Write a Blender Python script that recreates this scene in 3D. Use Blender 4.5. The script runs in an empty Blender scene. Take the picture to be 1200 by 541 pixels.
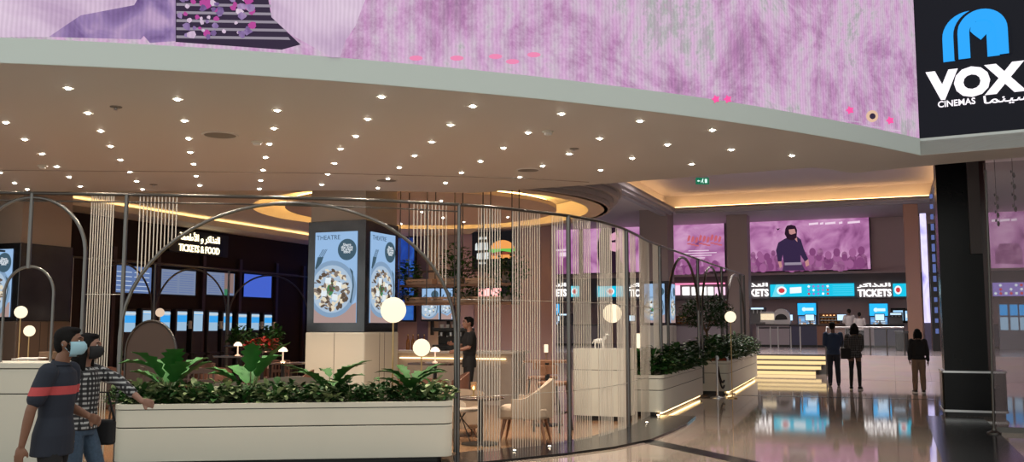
import bpy, math, random
from mathutils import Vector, Matrix
from math import sin, cos, pi, radians as R
random.seed(7)
SC = bpy.context.scene
COL = SC.collection
# ---------------------------------------------------------------- camera, world, exposure
FPX = 1100.0
PITCH = math.atan(112.5 / FPX)
CP, SP = cos(PITCH), sin(PITCH)
EYE = 1.6
cam_d = bpy.data.cameras.new('camera')
cam_d.sensor_fit = 'HORIZONTAL'; cam_d.sensor_width = 36.0
cam_d.lens = 36.0 * FPX / 1200.0
cam_d.clip_end = 300
cam = bpy.data.objects.new('camera', cam_d); COL.objects.link(cam)
cam.location = (0, 0, EYE); cam.rotation_euler = (pi / 2 + PITCH, 0, 0)
SC.camera = cam
SC.view_settings.view_transform = 'Standard'
try: SC.view_settings.look = 'None'
except Exception: pass
SC.view_settings.gamma = 1.0
SC.view_settings.use_curve_mapping = False
SC.view_settings.exposure = 0.75
EMK = .60          # screens and lamps, balanced against the exposure
W = bpy.data.worlds.new('atrium'); SC.world = W; W.use_nodes = True
wb = W.node_tree.nodes['Background']
wb.inputs[0].default_value = (0.90, 0.92, 0.86, 1); wb.inputs[1].default_value = 0.62
SC.cycles.max_bounces = 7
SC.cycles.sample_clamp_indirect = 4.0

# ---------------------------------------------------------------- plan helpers (photo column/row to a place in the hall)
def F(px, py, z):                      # where a sight line meets the level z
    v = 270.5 - py; Y = FPX * CP - v * SP; Z = FPX * SP + v * CP; t = (z - EYE) / Z
    return Vector(((px - 600) * t, Y * t, z))
def D(px, py, d):                      # where a sight line reaches the depth d
    v = 270.5 - py; Y = FPX * CP - v * SP; Z = FPX * SP + v * CP; t = d / Y
    return Vector(((px - 600) * t, d, EYE + Z * t))
TH = R(22)
U = Vector((sin(TH), cos(TH), 0)); V = Vector((cos(TH), -sin(TH), 0)); RZ = -TH
def onl(P0, dr, px, z):                # distance s along the plan line P0 + s*dr seen at column px
    k = (px - 600) / FPX
    return (k * (P0[1] * CP + (z - EYE) * SP) - P0[0]) / (dr[0] - k * dr[1] * CP)

# ---------------------------------------------------------------- materials
MATS = {}
def mat(name, col=(.5, .5, .5), rough=.6, metal=0., em=None, es=1., noise=0., nscale=8., bump=0., trans=0., alpha=1., spec=.5, coat=0.):
    if name in MATS: return MATS[name]
    m = bpy.data.materials.new(name); m.use_nodes = True; nt = m.node_tree
    b = nt.nodes['Principled BSDF']
    b.inputs['Base Color'].default_value = (*col, 1); b.inputs['Roughness'].default_value = rough
    b.inputs['Metallic'].default_value = metal; b.inputs['Specular IOR Level'].default_value = spec
    b.inputs['Transmission Weight'].default_value = trans; b.inputs['Alpha'].default_value = alpha
    b.inputs['Coat Weight'].default_value = coat
    if em is not None:
        b.inputs['Emission Color'].default_value = (*em, 1); b.inputs['Emission Strength'].default_value = es
    if noise or bump:
        tc = nt.nodes.new('ShaderNodeTexCoord'); n = nt.nodes.new('ShaderNodeTexNoise')
        n.inputs['Scale'].default_value = nscale; n.inputs['Detail'].default_value = 4
        nt.links.new(tc.outputs['Object'], n.inputs['Vector'])
        if noise:
            mx = nt.nodes.new('ShaderNodeMix'); mx.data_type = 'RGBA'
            nt.links.new(n.outputs['Fac'], mx.inputs['Factor'])
            mx.inputs['A'].default_value = (*[c * (1 - noise) for c in col], 1)
            mx.inputs['B'].default_value = (*[min(1, c * (1 + noise)) for c in col], 1)
            nt.links.new(mx.outputs['Result'], b.inputs['Base Color'])
        if bump:
            bp = nt.nodes.new('ShaderNodeBump'); bp.inputs['Strength'].default_value = bump
            nt.links.new(n.outputs['Fac'], bp.inputs['Height']); nt.links.new(bp.outputs['Normal'], b.inputs['Normal'])
    MATS[name] = m; return m
def screen_mat(name, ramp, scale=1.5, detail=5, es=1., lines=0., dist=.6, stretch=(1, 1, 1), voro=0., rough=.5, tint=0.):
    """a lit video picture: cloudy colours from noise, with fine pixel lines"""
    m = bpy.data.materials.new(name); m.use_nodes = True; nt = m.node_tree; N = nt.nodes; L = nt.links
    b = N['Principled BSDF']; b.inputs['Base Color'].default_value = (.02, .02, .02, 1); b.inputs['Roughness'].default_value = .5; b.inputs['Specular IOR Level'].default_value = .15
    tc = N.new('ShaderNodeTexCoord'); mp = N.new('ShaderNodeMapping'); mp.inputs['Scale'].default_value = stretch
    L.new(tc.outputs['Object'], mp.inputs['Vector'])
    n = N.new('ShaderNodeTexNoise'); n.inputs['Scale'].default_value = scale; n.inputs['Detail'].default_value = detail
    n.inputs['Distortion'].default_value = dist; n.inputs['Roughness'].default_value = rough; L.new(mp.outputs['Vector'], n.inputs['Vector'])
    src = n.outputs['Fac']
    if voro:
        vo = N.new('ShaderNodeTexVoronoi'); vo.inputs['Scale'].default_value = voro; L.new(mp.outputs['Vector'], vo.inputs['Vector'])
        mm = N.new('ShaderNodeMath'); mm.operation = 'MULTIPLY_ADD'; mm.inputs[1].default_value = .35
        L.new(vo.outputs['Distance'], mm.inputs[0]); L.new(src, mm.inputs[2])
        m2 = N.new('ShaderNodeMath'); m2.operation = 'SUBTRACT'; m2.inputs[1].default_value = .12; L.new(mm.outputs[0], m2.inputs[0]); src = m2.outputs[0]
    cr = N.new('ShaderNodeValToRGB'); el = cr.color_ramp.elements
    el[0].position = ramp[0][0]; el[0].color = (*ramp[0][1], 1); el[1].position = ramp[-1][0]; el[1].color = (*ramp[-1][1], 1)
    for p, c in ramp[1:-1]:
        e = el.new(p); e.color = (*c, 1)
    L.new(src, cr.inputs['Fac']); out = cr.outputs['Color']
    if lines:
        wv = N.new('ShaderNodeTexWave'); wv.wave_type = 'BANDS'; wv.bands_direction = 'X'; wv.inputs['Scale'].default_value = lines
        wv.inputs['Distortion'].default_value = 1.5; wv.inputs['Detail'].default_value = 1; wv.inputs['Detail Scale'].default_value = .6
        L.new(tc.outputs['Object'], wv.inputs['Vector'])
        mx = N.new('ShaderNodeMix'); mx.data_type = 'RGBA'; mx.blend_type = 'MULTIPLY'; mx.inputs['Factor'].default_value = .13
        L.new(out, mx.inputs['A']); L.new(wv.outputs['Color'], mx.inputs['B']); out = mx.outputs['Result']
    if tint:
        w2 = N.new('ShaderNodeTexWave'); w2.bands_direction = 'X'; w2.inputs['Scale'].default_value = 1.7; w2.inputs['Distortion'].default_value = 9; w2.inputs['Detail'].default_value = 3; w2.inputs['Detail Scale'].default_value = .35
        L.new(tc.outputs['Object'], w2.inputs['Vector']); c2 = N.new('ShaderNodeValToRGB'); c2.color_ramp.elements[0].color = (.80, 1., .82, 1); c2.color_ramp.elements[1].color = (1., .72, .98, 1); L.new(w2.outputs['Fac'], c2.inputs['Fac'])
        mz = N.new('ShaderNodeMix'); mz.data_type = 'RGBA'; mz.blend_type = 'MULTIPLY'; mz.inputs['Factor'].default_value = tint; L.new(out, mz.inputs['A']); L.new(c2.outputs['Color'], mz.inputs['B']); out = mz.outputs['Result']
    L.new(out, b.inputs['Emission Color']); b.inputs['Emission Strength'].default_value = es * EMK
    MATS[name] = m; return m

def marble(name, c1, c2, joint, tile=1.2, rough=.09, bw=.5):
    m = bpy.data.materials.new(name); m.use_nodes = True; nt = m.node_tree; N = nt.nodes; L = nt.links
    b = N['Principled BSDF']; tc = N.new('ShaderNodeTexCoord'); mp = N.new('ShaderNodeMapping')
    mp.inputs['Rotation'].default_value = (0, 0, TH)
    L.new(tc.outputs['Object'], mp.inputs['Vector'])
    br = N.new('ShaderNodeTexBrick'); br.inputs['Scale'].default_value = 1.0
    br.inputs['Brick Width'].default_value = tile; br.inputs['Row Height'].default_value = tile * bw * 2
    br.inputs['Mortar Size'].default_value = .004; br.offset = 0 if bw == .5 else .5
    br.inputs['Color1'].default_value = (*c1, 1); br.inputs['Color2'].default_value = (*c2, 1); br.inputs['Mortar'].default_value = (*joint, 1)
    L.new(mp.outputs['Vector'], br.inputs['Vector'])
    n = N.new('ShaderNodeTexNoise'); n.inputs['Scale'].default_value = 1.3; n.inputs['Detail'].default_value = 8; n.inputs['Distortion'].default_value = 1.2
    L.new(mp.outputs['Vector'], n.inputs['Vector'])
    mx = N.new('ShaderNodeMix'); mx.data_type = 'RGBA'; mx.blend_type = 'MULTIPLY'; mx.inputs['Factor'].default_value = .25
    L.new(br.outputs['Color'], mx.inputs['A']); L.new(n.outputs['Color'], mx.inputs['B'])
    L.new(mx.outputs['Result'], b.inputs['Base Color']); b.inputs['Roughness'].default_value = rough
    b.inputs['Specular IOR Level'].default_value = .8
    MATS[name] = m; return m
def plaid(name, a, b_, c, s=18.):
    m = bpy.data.materials.new(name); m.use_nodes = True; nt = m.node_tree; N = nt.nodes; L = nt.links
    b = N['Principled BSDF']; b.inputs['Roughness'].default_value = .85
    tc = N.new('ShaderNodeTexCoord'); outs = []
    for d, sc in (('Z', s), ('X', s), ('Y', s)):
        w = N.new('ShaderNodeTexWave'); w.bands_direction = d; w.inputs['Scale'].default_value = sc / 6.
        L.new(tc.outputs['Object'], w.inputs['Vector']); g = N.new('ShaderNodeMath'); g.operation = 'GREATER_THAN'; g.inputs[1].default_value = .62
        L.new(w.outputs['Fac'], g.inputs[0]); outs.append(g.outputs[0])
    mxv = N.new('ShaderNodeMath'); mxv.operation = 'MAXIMUM'; L.new(outs[1], mxv.inputs[0]); L.new(outs[2], mxv.inputs[1])
    ad = N.new('ShaderNodeMath'); ad.operation = 'ADD'; L.new(outs[0], ad.inputs[0]); L.new(mxv.outputs[0], ad.inputs[1])
    dv = N.new('ShaderNodeMath'); dv.operation = 'MULTIPLY'; dv.inputs[1].default_value = .5; L.new(ad.outputs[0], dv.inputs[0])
    cr = N.new('ShaderNodeValToRGB'); cr.color_ramp.interpolation = 'CONSTANT'; e = cr.color_ramp.elements
    e[0].position = 0; e[0].color = (*a, 1); e[1].position = .4; e[1].color = (*b_, 1); k = e.new(.8); k.color = (*c, 1)
    L.new(dv.outputs[0], cr.inputs['Fac']); L.new(cr.outputs['Color'], b.inputs['Base Color'])
    MATS[name] = m; return m

# ---------------------------------------------------------------- mesh builder
class MB:
    def __init__(s): s.v = []; s.f = []; s.m = []; s.k = 0
    def add(s, vs, fs, k=None):
        o = len(s.v); s.v += [tuple(v) for v in vs]; s.f += [tuple(i + o for i in f) for f in fs]
        s.m += [s.k if k is None else k] * len(fs); return s
    def box(s, c, d, rz=0., k=None, M=None):
        x, y, z = d[0] / 2, d[1] / 2, d[2] / 2; M = M or Matrix.Rotation(rz, 3, 'Z'); c = Vector(c)
        vs = [c + M @ Vector((a * x, b * y, e * z)) for a in (-1, 1) for b in (-1, 1) for e in (-1, 1)]
        return s.add(vs, [(0, 1, 3, 2), (4, 6, 7, 5), (0, 4, 5, 1), (2, 3, 7, 6), (0, 2, 6, 4), (1, 5, 7, 3)], k)
    def rings(s, rs, k=None, cap=True, closed=True):
        n = len(rs[0]); vs = [p for r in rs for p in r]; fs = []
        for i in range(len(rs) - 1):
            for j in range(n if closed else n - 1):
                a, b = i * n + j, i * n + (j + 1) % n; fs.append((a, b, b + n, a + n))
        if cap: fs += [tuple(reversed(range(n))), tuple(range((len(rs) - 1) * n, len(rs) * n))]
        return s.add(vs, fs, k)
    def cyl(s, p0, p1, r0, r1=None, n=12, k=None, cap=True):
        r1 = r0 if r1 is None else r1; return s.tube([p0, p1], [r0, r1], n, k, cap)
    def tube(s, path, r, n=8, k=None, cap=True, flat=None):
        P = [Vector(p) for p in path]; m = len(P); rr = r if isinstance(r, (list, tuple)) else [r] * m
        rs = []; up = None
        for i in range(m):
            t = (P[min(i + 1, m - 1)] - P[max(i - 1, 0)]).normalized()
            if up is None:
                up = Vector((0, 0, 1)) if abs(t.z) < .9 else Vector((1, 0, 0))
            a = t.cross(up)
            if a.length < 1e-4: a = t.cross(Vector((0, 1, 0)))
            a.normalize(); b = t.cross(a).normalized(); up = -b if up.dot(-b) > 0 else b
            b = a.cross(t).normalized()
            fx, fy = flat or (1, 1)
            rs.append([P[i] + (a * cos(2 * pi * j / n) * fx + b * sin(2 * pi * j / n) * fy) * rr[i] for j in range(n)])
        return s.rings(rs, k, cap)
    def lathe(s, prof, c=(0, 0, 0), n=24, k=None, cap=True):
        c = Vector(c); return s.rings([[c + Vector((r * cos(2 * pi * j / n), r * sin(2 * pi * j / n), z)) for j in range(n)] for r, z in prof], k, cap)
    def ell(s, c, r, n=16, k=None, M=None):
        c = Vector(c); r = (r, r, r) if isinstance(r, (int, float)) else r; M = M or Matrix.Identity(3); h = n // 2; rs = []
        for i in range(h + 1):
            a = -pi / 2 + pi * i / h; q = max(cos(a), .02)
            rs.append([c + M @ Vector((r[0] * q * cos(2 * pi * j / n), r[1] * q * sin(2 * pi * j / n), r[2] * sin(a))) for j in range(n)])
        return s.rings(rs, k)
    def prism(s, poly, z0, z1, k=None):
        n = len(poly); ar = sum(poly[i][0] * poly[(i + 1) % n][1] - poly[(i + 1) % n][0] * poly[i][1] for i in range(n))
        if ar < 0: poly = list(reversed(poly))
        return s.rings([[(p[0], p[1], z0) for p in poly], [(p[0], p[1], z1) for p in poly]], k)
    def loft(s, secs, n=16, k=None):    # (centre, rx, ry[, power]) horizontal ellipses
        rs = []
        for c, rx, ry in secs:
            rs.append([Vector(c) + Vector((rx * cos(2 * pi * j / n), ry * sin(2 * pi * j / n), 0)) for j in range(n)])
        return s.rings(rs, k)
    def build(s, name, mats, parent=None, loc=None, rz=0., smooth=None, bevel=0.):
        me = bpy.data.meshes.new(name); me.from_pydata(s.v, [], s.f)
        for m in (mats if isinstance(mats, (list, tuple)) else [mats]): me.materials.append(m)
        me.polygons.foreach_set('material_index', s.m)
        if smooth is not None:
            me.polygons.foreach_set('use_smooth', [True] * len(s.f))
            me.set_sharp_from_angle(angle=R(smooth))
        me.update()
        o = bpy.data.objects.new(name, me); COL.objects.link(o)
        if parent: o.parent = parent
        if loc is not None: o.location = loc
        o.rotation_euler.z = rz
        if bevel:
            b = o.modifiers.new('bevel', 'BEVEL'); b.width = bevel; b.segments = 2; b.limit_method = 'ANGLE'
        return o
def tag(o, label, cat, group=None, kind=None):
    o['label'] = label; o['category'] = cat
    if group: o['group'] = group
    if kind: o['kind'] = kind
    return o
def thing(name, label, cat, loc=(0, 0, 0), rz=0., group=None):
    o = bpy.data.objects.new(name, None); COL.objects.link(o); o.empty_display_size = .1
    o.location = loc; o.rotation_euler.z = rz; return tag(o, label, cat, group)
def struct(name, mb, mats, **kw):
    o = mb.build(name, mats, **kw); o['kind'] = 'structure'; return o
KIDS = {}
def copy_tree(o, parent=None):
    c = o.copy(); COL.objects.link(c)
    if parent: c.parent = parent
    for ch in o.children: copy_tree(ch, c)
    return c
def dup(o, loc, rz=0., label=None, scale=None):
    c = copy_tree(o); c.location = loc; c.rotation_euler.z = rz
    if label: c['label'] = label
    if scale: c.scale = scale if isinstance(scale, tuple) else (scale,) * 3
    return c
def light(name, kind, loc, energy, color=(1, .9, .8), size=.1, parent=None, spot=None, rot=None):
    l = bpy.data.lights.new(name, kind); l.energy = energy; l.color = color
    if kind == 'SPOT': l.spot_size = R(spot or 100); l.spot_blend = .8; l.shadow_soft_size = size
    elif kind == 'POINT': l.shadow_soft_size = size
    o = bpy.data.objects.new(name, l); COL.objects.link(o); o.location = loc
    if rot: o.rotation_euler = rot
    if parent: o.parent = parent
    return o
def text_mesh(name, body, size, m, parent, loc, rot, align='CENTER', bold=0., ext=.004, sx=1.):
    c = bpy.data.curves.new('lettering', 'FONT'); c.body = body; c.size = size; c.align_x = align; c.offset = bold; c.extrude = ext
    c.resolution_u = 3
    o = bpy.data.objects.new('lettering', c); COL.objects.link(o)
    bpy.context.view_layer.update()
    me = bpy.data.meshes.new_from_object(o.evaluated_get(bpy.context.evaluated_depsgraph_get()))
    COL.objects.unlink(o); bpy.data.objects.remove(o); bpy.data.curves.remove(c)
    me.materials.clear(); me.materials.append(m); me.name = name
    t = bpy.data.objects.new(name, me); COL.objects.link(t); t.parent = parent; t.location = loc; t.rotation_euler = rot; t.scale.x = sx
    return t
def flat(mb, pts, y=0., k=None, th=.004):     # a thin sheet in the local x-z plane (facing -y)
    n = len(pts); mb.add([(x, y, z) for x, z in pts] + [(x, y + th, z) for x, z in pts],
        [tuple(range(n)), tuple(reversed(range(n, 2 * n)))] + [((i + 1) % n, i, i + n, (i + 1) % n + n) for i in range(n)], k)
    return mb
def disc_pts(cx, cz, rx, rz_=None, n=24): rz_ = rz_ or rx; return [(cx + rx * cos(2 * pi * i / n), cz + rz_ * sin(2 * pi * i / n)) for i in range(n)]
def rrect(x0, x1, y0, y1, r, n=6):
    out = []
    for cx, cy, a in ((x1 - r, y0 + r, -pi / 2), (x1 - r, y1 - r, 0), (x0 + r, y1 - r, pi / 2), (x0 + r, y0 + r, pi)):
        out += [(cx + r * cos(a + pi / 2 * i / n), cy + r * sin(a + pi / 2 * i / n)) for i in range(n + 1)]
    return out
def emit(name, col, es): return mat(name, (.008, .008, .008), .6, em=col, es=es * EMK, spec=.12)
# ---------------------------------------------------------------- common materials
cream = mat('cream_paint', (.60, .58, .50), .45)
band_m = mat('fascia_paint', (.60, .67, .65), .5)
soffit_m = mat('soffit_paint', (.56, .545, .52), .6)
ceil_m = mat('ceiling_paint', (.66, .61, .60), .7)
warmceil = mat('warm_ceiling_paint', (.66, .60, .50), .7)
wall_m = mat('mauve_wall_paint', (.72, .58, .58), .6)
tanw = mat('tan_wall_paint', (.50, .40, .33), .6)
darkwall = mat('dark_brown_wall', (.024, .014, .012), .7, spec=.15)
black = mat('black_plastic', (.008, .008, .009), .4)
gloss_black = mat('polished_black_stone', (.005, .005, .006), .25, noise=.3, nscale=3, spec=.18)
steel = mat('brushed_steel', (.55, .55, .56), .3, 1.0)
dkmetal = mat('dark_bronze_metal', (.10, .095, .09), .3, 1.0)
postm = mat('gunmetal', (.17, .165, .16), .30, 1.0)
strandm = mat('pale_metal_strand', (.66, .60, .52), .38, .35)
seam = mat('dark_seam', (.03, .03, .025), .8)
soil = mat('dark_soil', (.02, .014, .01), .95, noise=.4, nscale=30)
warm_led = emit('warm_led', (1, .66, .30), 5)
cove_led = emit('cove_led', (1, .60, .20), 20)
tray_led = emit('tray_led', (1, .58, .22), 9)
white_led = emit('white_lettering_light', (1, .97, .95), 2.0)
step_led = emit('step_led', (1, .72, .34), 1.15)
globe_m = emit('warm_globe_glass', (1, .82, .55), 1.4)
glass = mat('clear_glass', (.92, .96, .95), .02, trans=1., alpha=.18)
# ---------------------------------------------------------------- floors
marble('cream_marble', (.36, .28, .235), (.33, .26, .22), (.17, .13, .11), 1.2, .05)
marble('brown_tile', (.28, .15, .08), (.23, .12, .06), (.10, .06, .04), .8, .22)
marble('dark_granite', (.012, .012, .014), (.015, .014, .015), (.012, .012, .012), 3, .16); MATS['dark_granite'].node_tree.nodes['Principled BSDF'].inputs['Specular IOR Level'].default_value = .35
m = MB(); m.box((6, 24, -.05), (64, 76, .1)); struct('floor', m, MATS['cream_marble'])
BASE = [(-7.6, 10.8), (-5.98, 10.87), (-4.58, 11.02), (-2.68, 11.30), (-1.6, 11.52), (-.70, 11.90), (.22, 12.6), (.79, 13.14), (1.3, 13.85), (1.75, 14.86), (2.18, 15.95), (2.55, 17.15), (3.6, 19.9), (5.0, 23.4), (6.3, 26.6), (7.0, 28.35)]
# inside the metal screens the floor is brown tile
poly = BASE + [(7.4, 30.2), (-6.3, 36), (-13, 20), (-13, 10.9)]
m = MB(); m.prism(poly, .001, .006); struct('floor_restaurant', m, MATS['brown_tile'])
def offset_band(path, w0, w1, z0, z1, name, mt):
    P = [Vector((a, b, 0)) for a, b in path]; L_, R_ = [], []
    for i, p in enumerate(P):
        t = (P[min(i + 1, len(P) - 1)] - P[max(i - 1, 0)]).normalized(); nrm = Vector((t.y, -t.x, 0))
        L_.append(p + nrm * w0); R_.append(p + nrm * w1)
    m = MB(); m.rings([[(a.x, a.y, z0), (b.x, b.y, z0), (b.x, b.y, z1), (a.x, a.y, z1)] for a, b in zip(L_, R_)])
    return struct(name, m, mt)
offset_band(BASE[:12], -.12, .75, .004, .03, 'trim_1', MATS['dark_granite'])
def strip(p, q, w, name):
    p = Vector(p); q = Vector(q); t = (q - p).normalized(); n_ = Vector((t.y, -t.x)) * w / 2
    m = MB(); m.prism([p + n_, q + n_, q - n_, p - n_], .0, .004); return struct(name, m, MATS['dark_granite'])
a = F(737, 512, 0); b = F(874, 541, 0); t = (b - a); strip(a.xy, (a + t * 4).xy, .30, 'trim_2')
a = F(1075, 489, 0); b = F(870, 466, 0)
strip(F(835, 462, 0).xy, F(1100, 468, 0).xy, .22, 'trim_3')
a = F(1118, 488, 0); b = F(1155, 541, 0); strip(a.xy, (a + (b - a) * 3).xy, .95, 'trim_4')
a = F(905, 500, 0); 
# ---------------------------------------------------------------- the curved soffit, its fascia and the curved video wall
FRONT = [(-11.5, 8.55), (-9.6, 8.62), (-7.5, 8.78), (-5.07, 9.09), (-3.36, 9.40), (-1.82, 9.80), (0.0, 10.44), (1.1, 10.92), (2.11, 11.41), (3.0, 11.90), (3.82, 12.41), (5.0, 13.2), (6.22, 14.11)]
def smooth(path, n=4):
    P = [Vector(p) for p in path]; out = []
    for i in range(len(P) - 1):
        p0, p1, p2, p3 = P[max(i - 1, 0)], P[i], P[i + 1], P[min(i + 2, len(P) - 1)]
        for j in range(n):
            t = j / n; out.append(.5 * ((2 * p1) + (p2 - p0) * t + (2 * p0 - 5 * p1 + 4 * p2 - p3) * t * t + (-p0 + 3 * p1 - 3 * p2 + p3) * t ** 3))
    return out + [P[-1]]
FR = smooth(FRONT)
CORN = Vector((6.22, 14.11)); V2 = Vector((7.43 - 6.22, 13.43 - 14.11)).normalized(); CEND = CORN + V2 * 6.0
FAR = [(-14, 18.6), (-9.86, 18.0), (-6, 17.85), (-3.27, 17.8), (-1.9, 17.95), (-.75, 18.14), (1.32, 17.14), (2.99, 16.25), (4.96, 15.19), (5.81, 15.79), (6.84, 14.94), (7.88, 14.26), (CEND.x + .6, CEND.y + .7)]
ZS = 4.2
poly = [tuple(p) for p in FR] + [tuple(CEND)] + list(reversed(FAR)) + [(-14, 8.5)]
m = MB(); m.prism(poly, ZS, ZS + .22); struct('ceiling_soffit', m, soffit_m)
def wallband(path, z0, z1, th, name, mt):
    P = [Vector((p[0], p[1])) for p in path]; rs = []
    for i, p in enumerate(P):
        t = (P[min(i + 1, len(P) - 1)] - P[max(i - 1, 0)]).normalized(); n_ = Vector((-t.y, t.x)) * th
        q = p + n_; rs.append([(p.x, p.y, z0), (q.x, q.y, z0), (q.x, q.y, z1), (p.x, p.y, z1)])
    m = MB(); m.rings(rs); return struct(name, m, mt)
wallband([(p.x, p.y - .012) for p in FR], ZS + .003, ZS + .26, .3, 'wall_fascia', band_m)
wallband([CORN + V2 * (-.0), CEND], ZS + .003, ZS + .26, .3, 'wall_fascia_right', band_m)
wallband([(p.x, p.y + .12) for p in FR], ZS + .26, 8.4, .3, 'wall_bulkhead', black)
wallband([CORN + V2 * .0 + Vector((.02, .12)), CEND + Vector((0, .12))], ZS + .26, 8.4, .3, 'wall_bulkhead_right', black)
# faint join line in the soffit
m = MB(); pth = [F(x, y, ZS) for x, y in ((0, 199), (120, 200), (250, 201), (400, 203), (520, 206), (620, 209), (690, 213))]
m.tube([(p.x, p.y, ZS - .001) for p in pth], .012, 6); struct('trim_5', m, mat('soffit_joint', (.30, .27, .24), .8))
# LED picture wall: a curved thin box carrying the picture
led = screen_mat('pink_video_picture', [(.30, (.26, .12, .26)), (.41, (.46, .24, .43)), (.48, (.58, .37, .56)), (.54, (.66, .48, .64)), (.60, (.42, .40, .42)), (.66, (.56, .34, .52)), (.76, (.70, .34, .58))], .9, 14, 1.05, 7.0, .35, rough=.78, tint=.4)
root = thing('video_wall', 'long curved video wall glowing pink and violet above the pale ceiling fascia', 'video wall', (0, 0, ZS + .26))
P = [Vector((p.x, p.y - .0)) for p in FR]; rs = []
for i, p in enumerate(P):
    t = (P[min(i + 1, len(P) - 1)] - P[max(i - 1, 0)]).normalized(); n_ = Vector((-t.y, t.x)) * .1; q = p + n_
    rs.append([(p.x, p.y, 0), (q.x, q.y, 0), (q.x, q.y, 3.7), (p.x, p.y, 3.7)])
m = MB(); m.rings(rs); m.build('display_panel', led, root)
def led_pt(px, py, off=.012):          # the place on the curved picture wall seen at a column and row
    best = None
    for i in range(len(P) - 1):
        a, b = P[i], P[i + 1]; dr = (b - a).normalized(); s = onl(a, dr, px, 5.0)
        if -.01 <= s <= (b - a).length + .01:
            q = a + dr * s; z = D(px, py, q.y).z; s = onl(a, dr, px, z); q = a + dr * s; q = q + Vector((dr.y, -dr.x)) * off
            return Vector((q.x, q.y, D(px, py, q.y).z - ZS - .26))
    return None
def led_patch(name, pts, mt, off=.012, label=None):
    # one region of the picture, laid on the wall as a fine fan of triangles
    q = [led_pt(x, y, off) for x, y in pts]
    if any(v is None for v in q): return
    m = MB(); n = len(q); back = [v + Vector((0, .006, 0)) for v in q]
    m.add(q + back, [tuple(range(n)), tuple(reversed(range(n, 2 * n)))] + [((i + 1) % n, i, i + n, (i + 1) % n + n) for i in range(n)])
    o = m.build(name, mt, root)
    if label: o['label'] = label
    return o
dkled = emit('dark_picture_area', (.030, .018, .045), 1.0)
vio = screen_mat('violet_cloth_picture', [(.3, (.11, .05, .20)), (.5, (.28, .18, .40)), (.7, (.50, .34, .55))], 2.2, 7, 1., 7., 1.2)
pale = screen_mat('pale_cloth_picture', [(.3, (.45, .30, .48)), (.5, (.66, .50, .66)), (.7, (.80, .66, .78))], .9, 5, 1., 7., 1.)
led_patch('picture_area', [(0, -20), (160, -20), (166, 8), (150, 25), (62, 43), (0, 43)], pale)
led_patch('picture_area', [(95, 18), (168, 4), (172, 38), (165, 46), (58, 43)], vio, .016)
led_patch('picture_area', [(205, -25), (310, -25), (318, 20), (352, 52), (330, 58), (206, 49)], dkled, .016)
led_patch('picture_area', [(172, -20), (206, -20), (206, 48), (176, 50), (150, 20)], vio, .02)
greyled = emit('grey_picture_stripe', (.30, .26, .32), 1.)
for k in range(6):
    y = -6 + k * 9.5
    led_patch('picture_stripe', [(207, y), (318 + k * 4, y + 2), (320 + k * 4, y + 5), (207, y + 3)], greyled, .022)
rv = random.Random(3)
for k in range(60):
    x, y = rv.uniform(210, 300), rv.uniform(-8, 44); r = rv.uniform(2, 6.5)
    led_patch('picture_leaf', [(x + r * rv.uniform(.5, 1.1) * cos(a), y + r * rv.uniform(.5, 1.1) * sin(a)) for a in [i * pi / 3.5 for i in range(7)]], rv.choice([vio, vio, pale, emit('magenta_leaf', (.45, .06, .30), 1.)]), .026 + k * .0006)
led_patch('picture_area', [(316, -20), (436, -20), (424, 8), (416, 30), (404, 48), (398, 67), (388, 67), (340, 40), (318, 20)], pale, .03)
hot = emit('hot_pink_picture', (1., .10, .38), 1.)
for x, y in ((995, 129), (1042, 141), (852, 116), (838, 116)):
    led_patch('picture_emblem', [(x + 5 * cos(a) * (1 if i % 2 else .6), y + 5 * sin(a) * (1 if i % 2 else .6)) for i, a in enumerate([j * pi / 5 for j in range(10)])], hot, .016)
for x, y in ((487, 68), (535, 68), (580, 66), (600, 72), (625, 64)):
    led_patch('picture_emblem', [(x + 8 * cos(a), y + 3 * sin(a)) for a in [j * pi / 5 for j in range(10)]], emit('soft_pink_picture', (.85, .25, .45), 1.), .016)
led_patch('picture_emblem', [(1021 + 7 * cos(a), 136 + 7 * sin(a)) for a in [j * pi / 8 for j in range(16)]], emit('gold_picture', (.75, .50, .35), 1.), .016)
led_patch('picture_emblem', [(1021 + 3.5 * cos(a), 136 + 3.5 * sin(a)) for a in [j * pi / 6 for j in range(12)]], dkled, .022)
for x0, x1, y in ((985, 1008, 139.5), (1010, 1032, 146), (1034, 1055, 150)):
    led_patch('picture_caption', [(x0, y), (x1, y + (x1 - x0) * .13), (x1, y + 1.2 + (x1 - x0) * .13), (x0, y + 1.2)], pale, .016)
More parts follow.
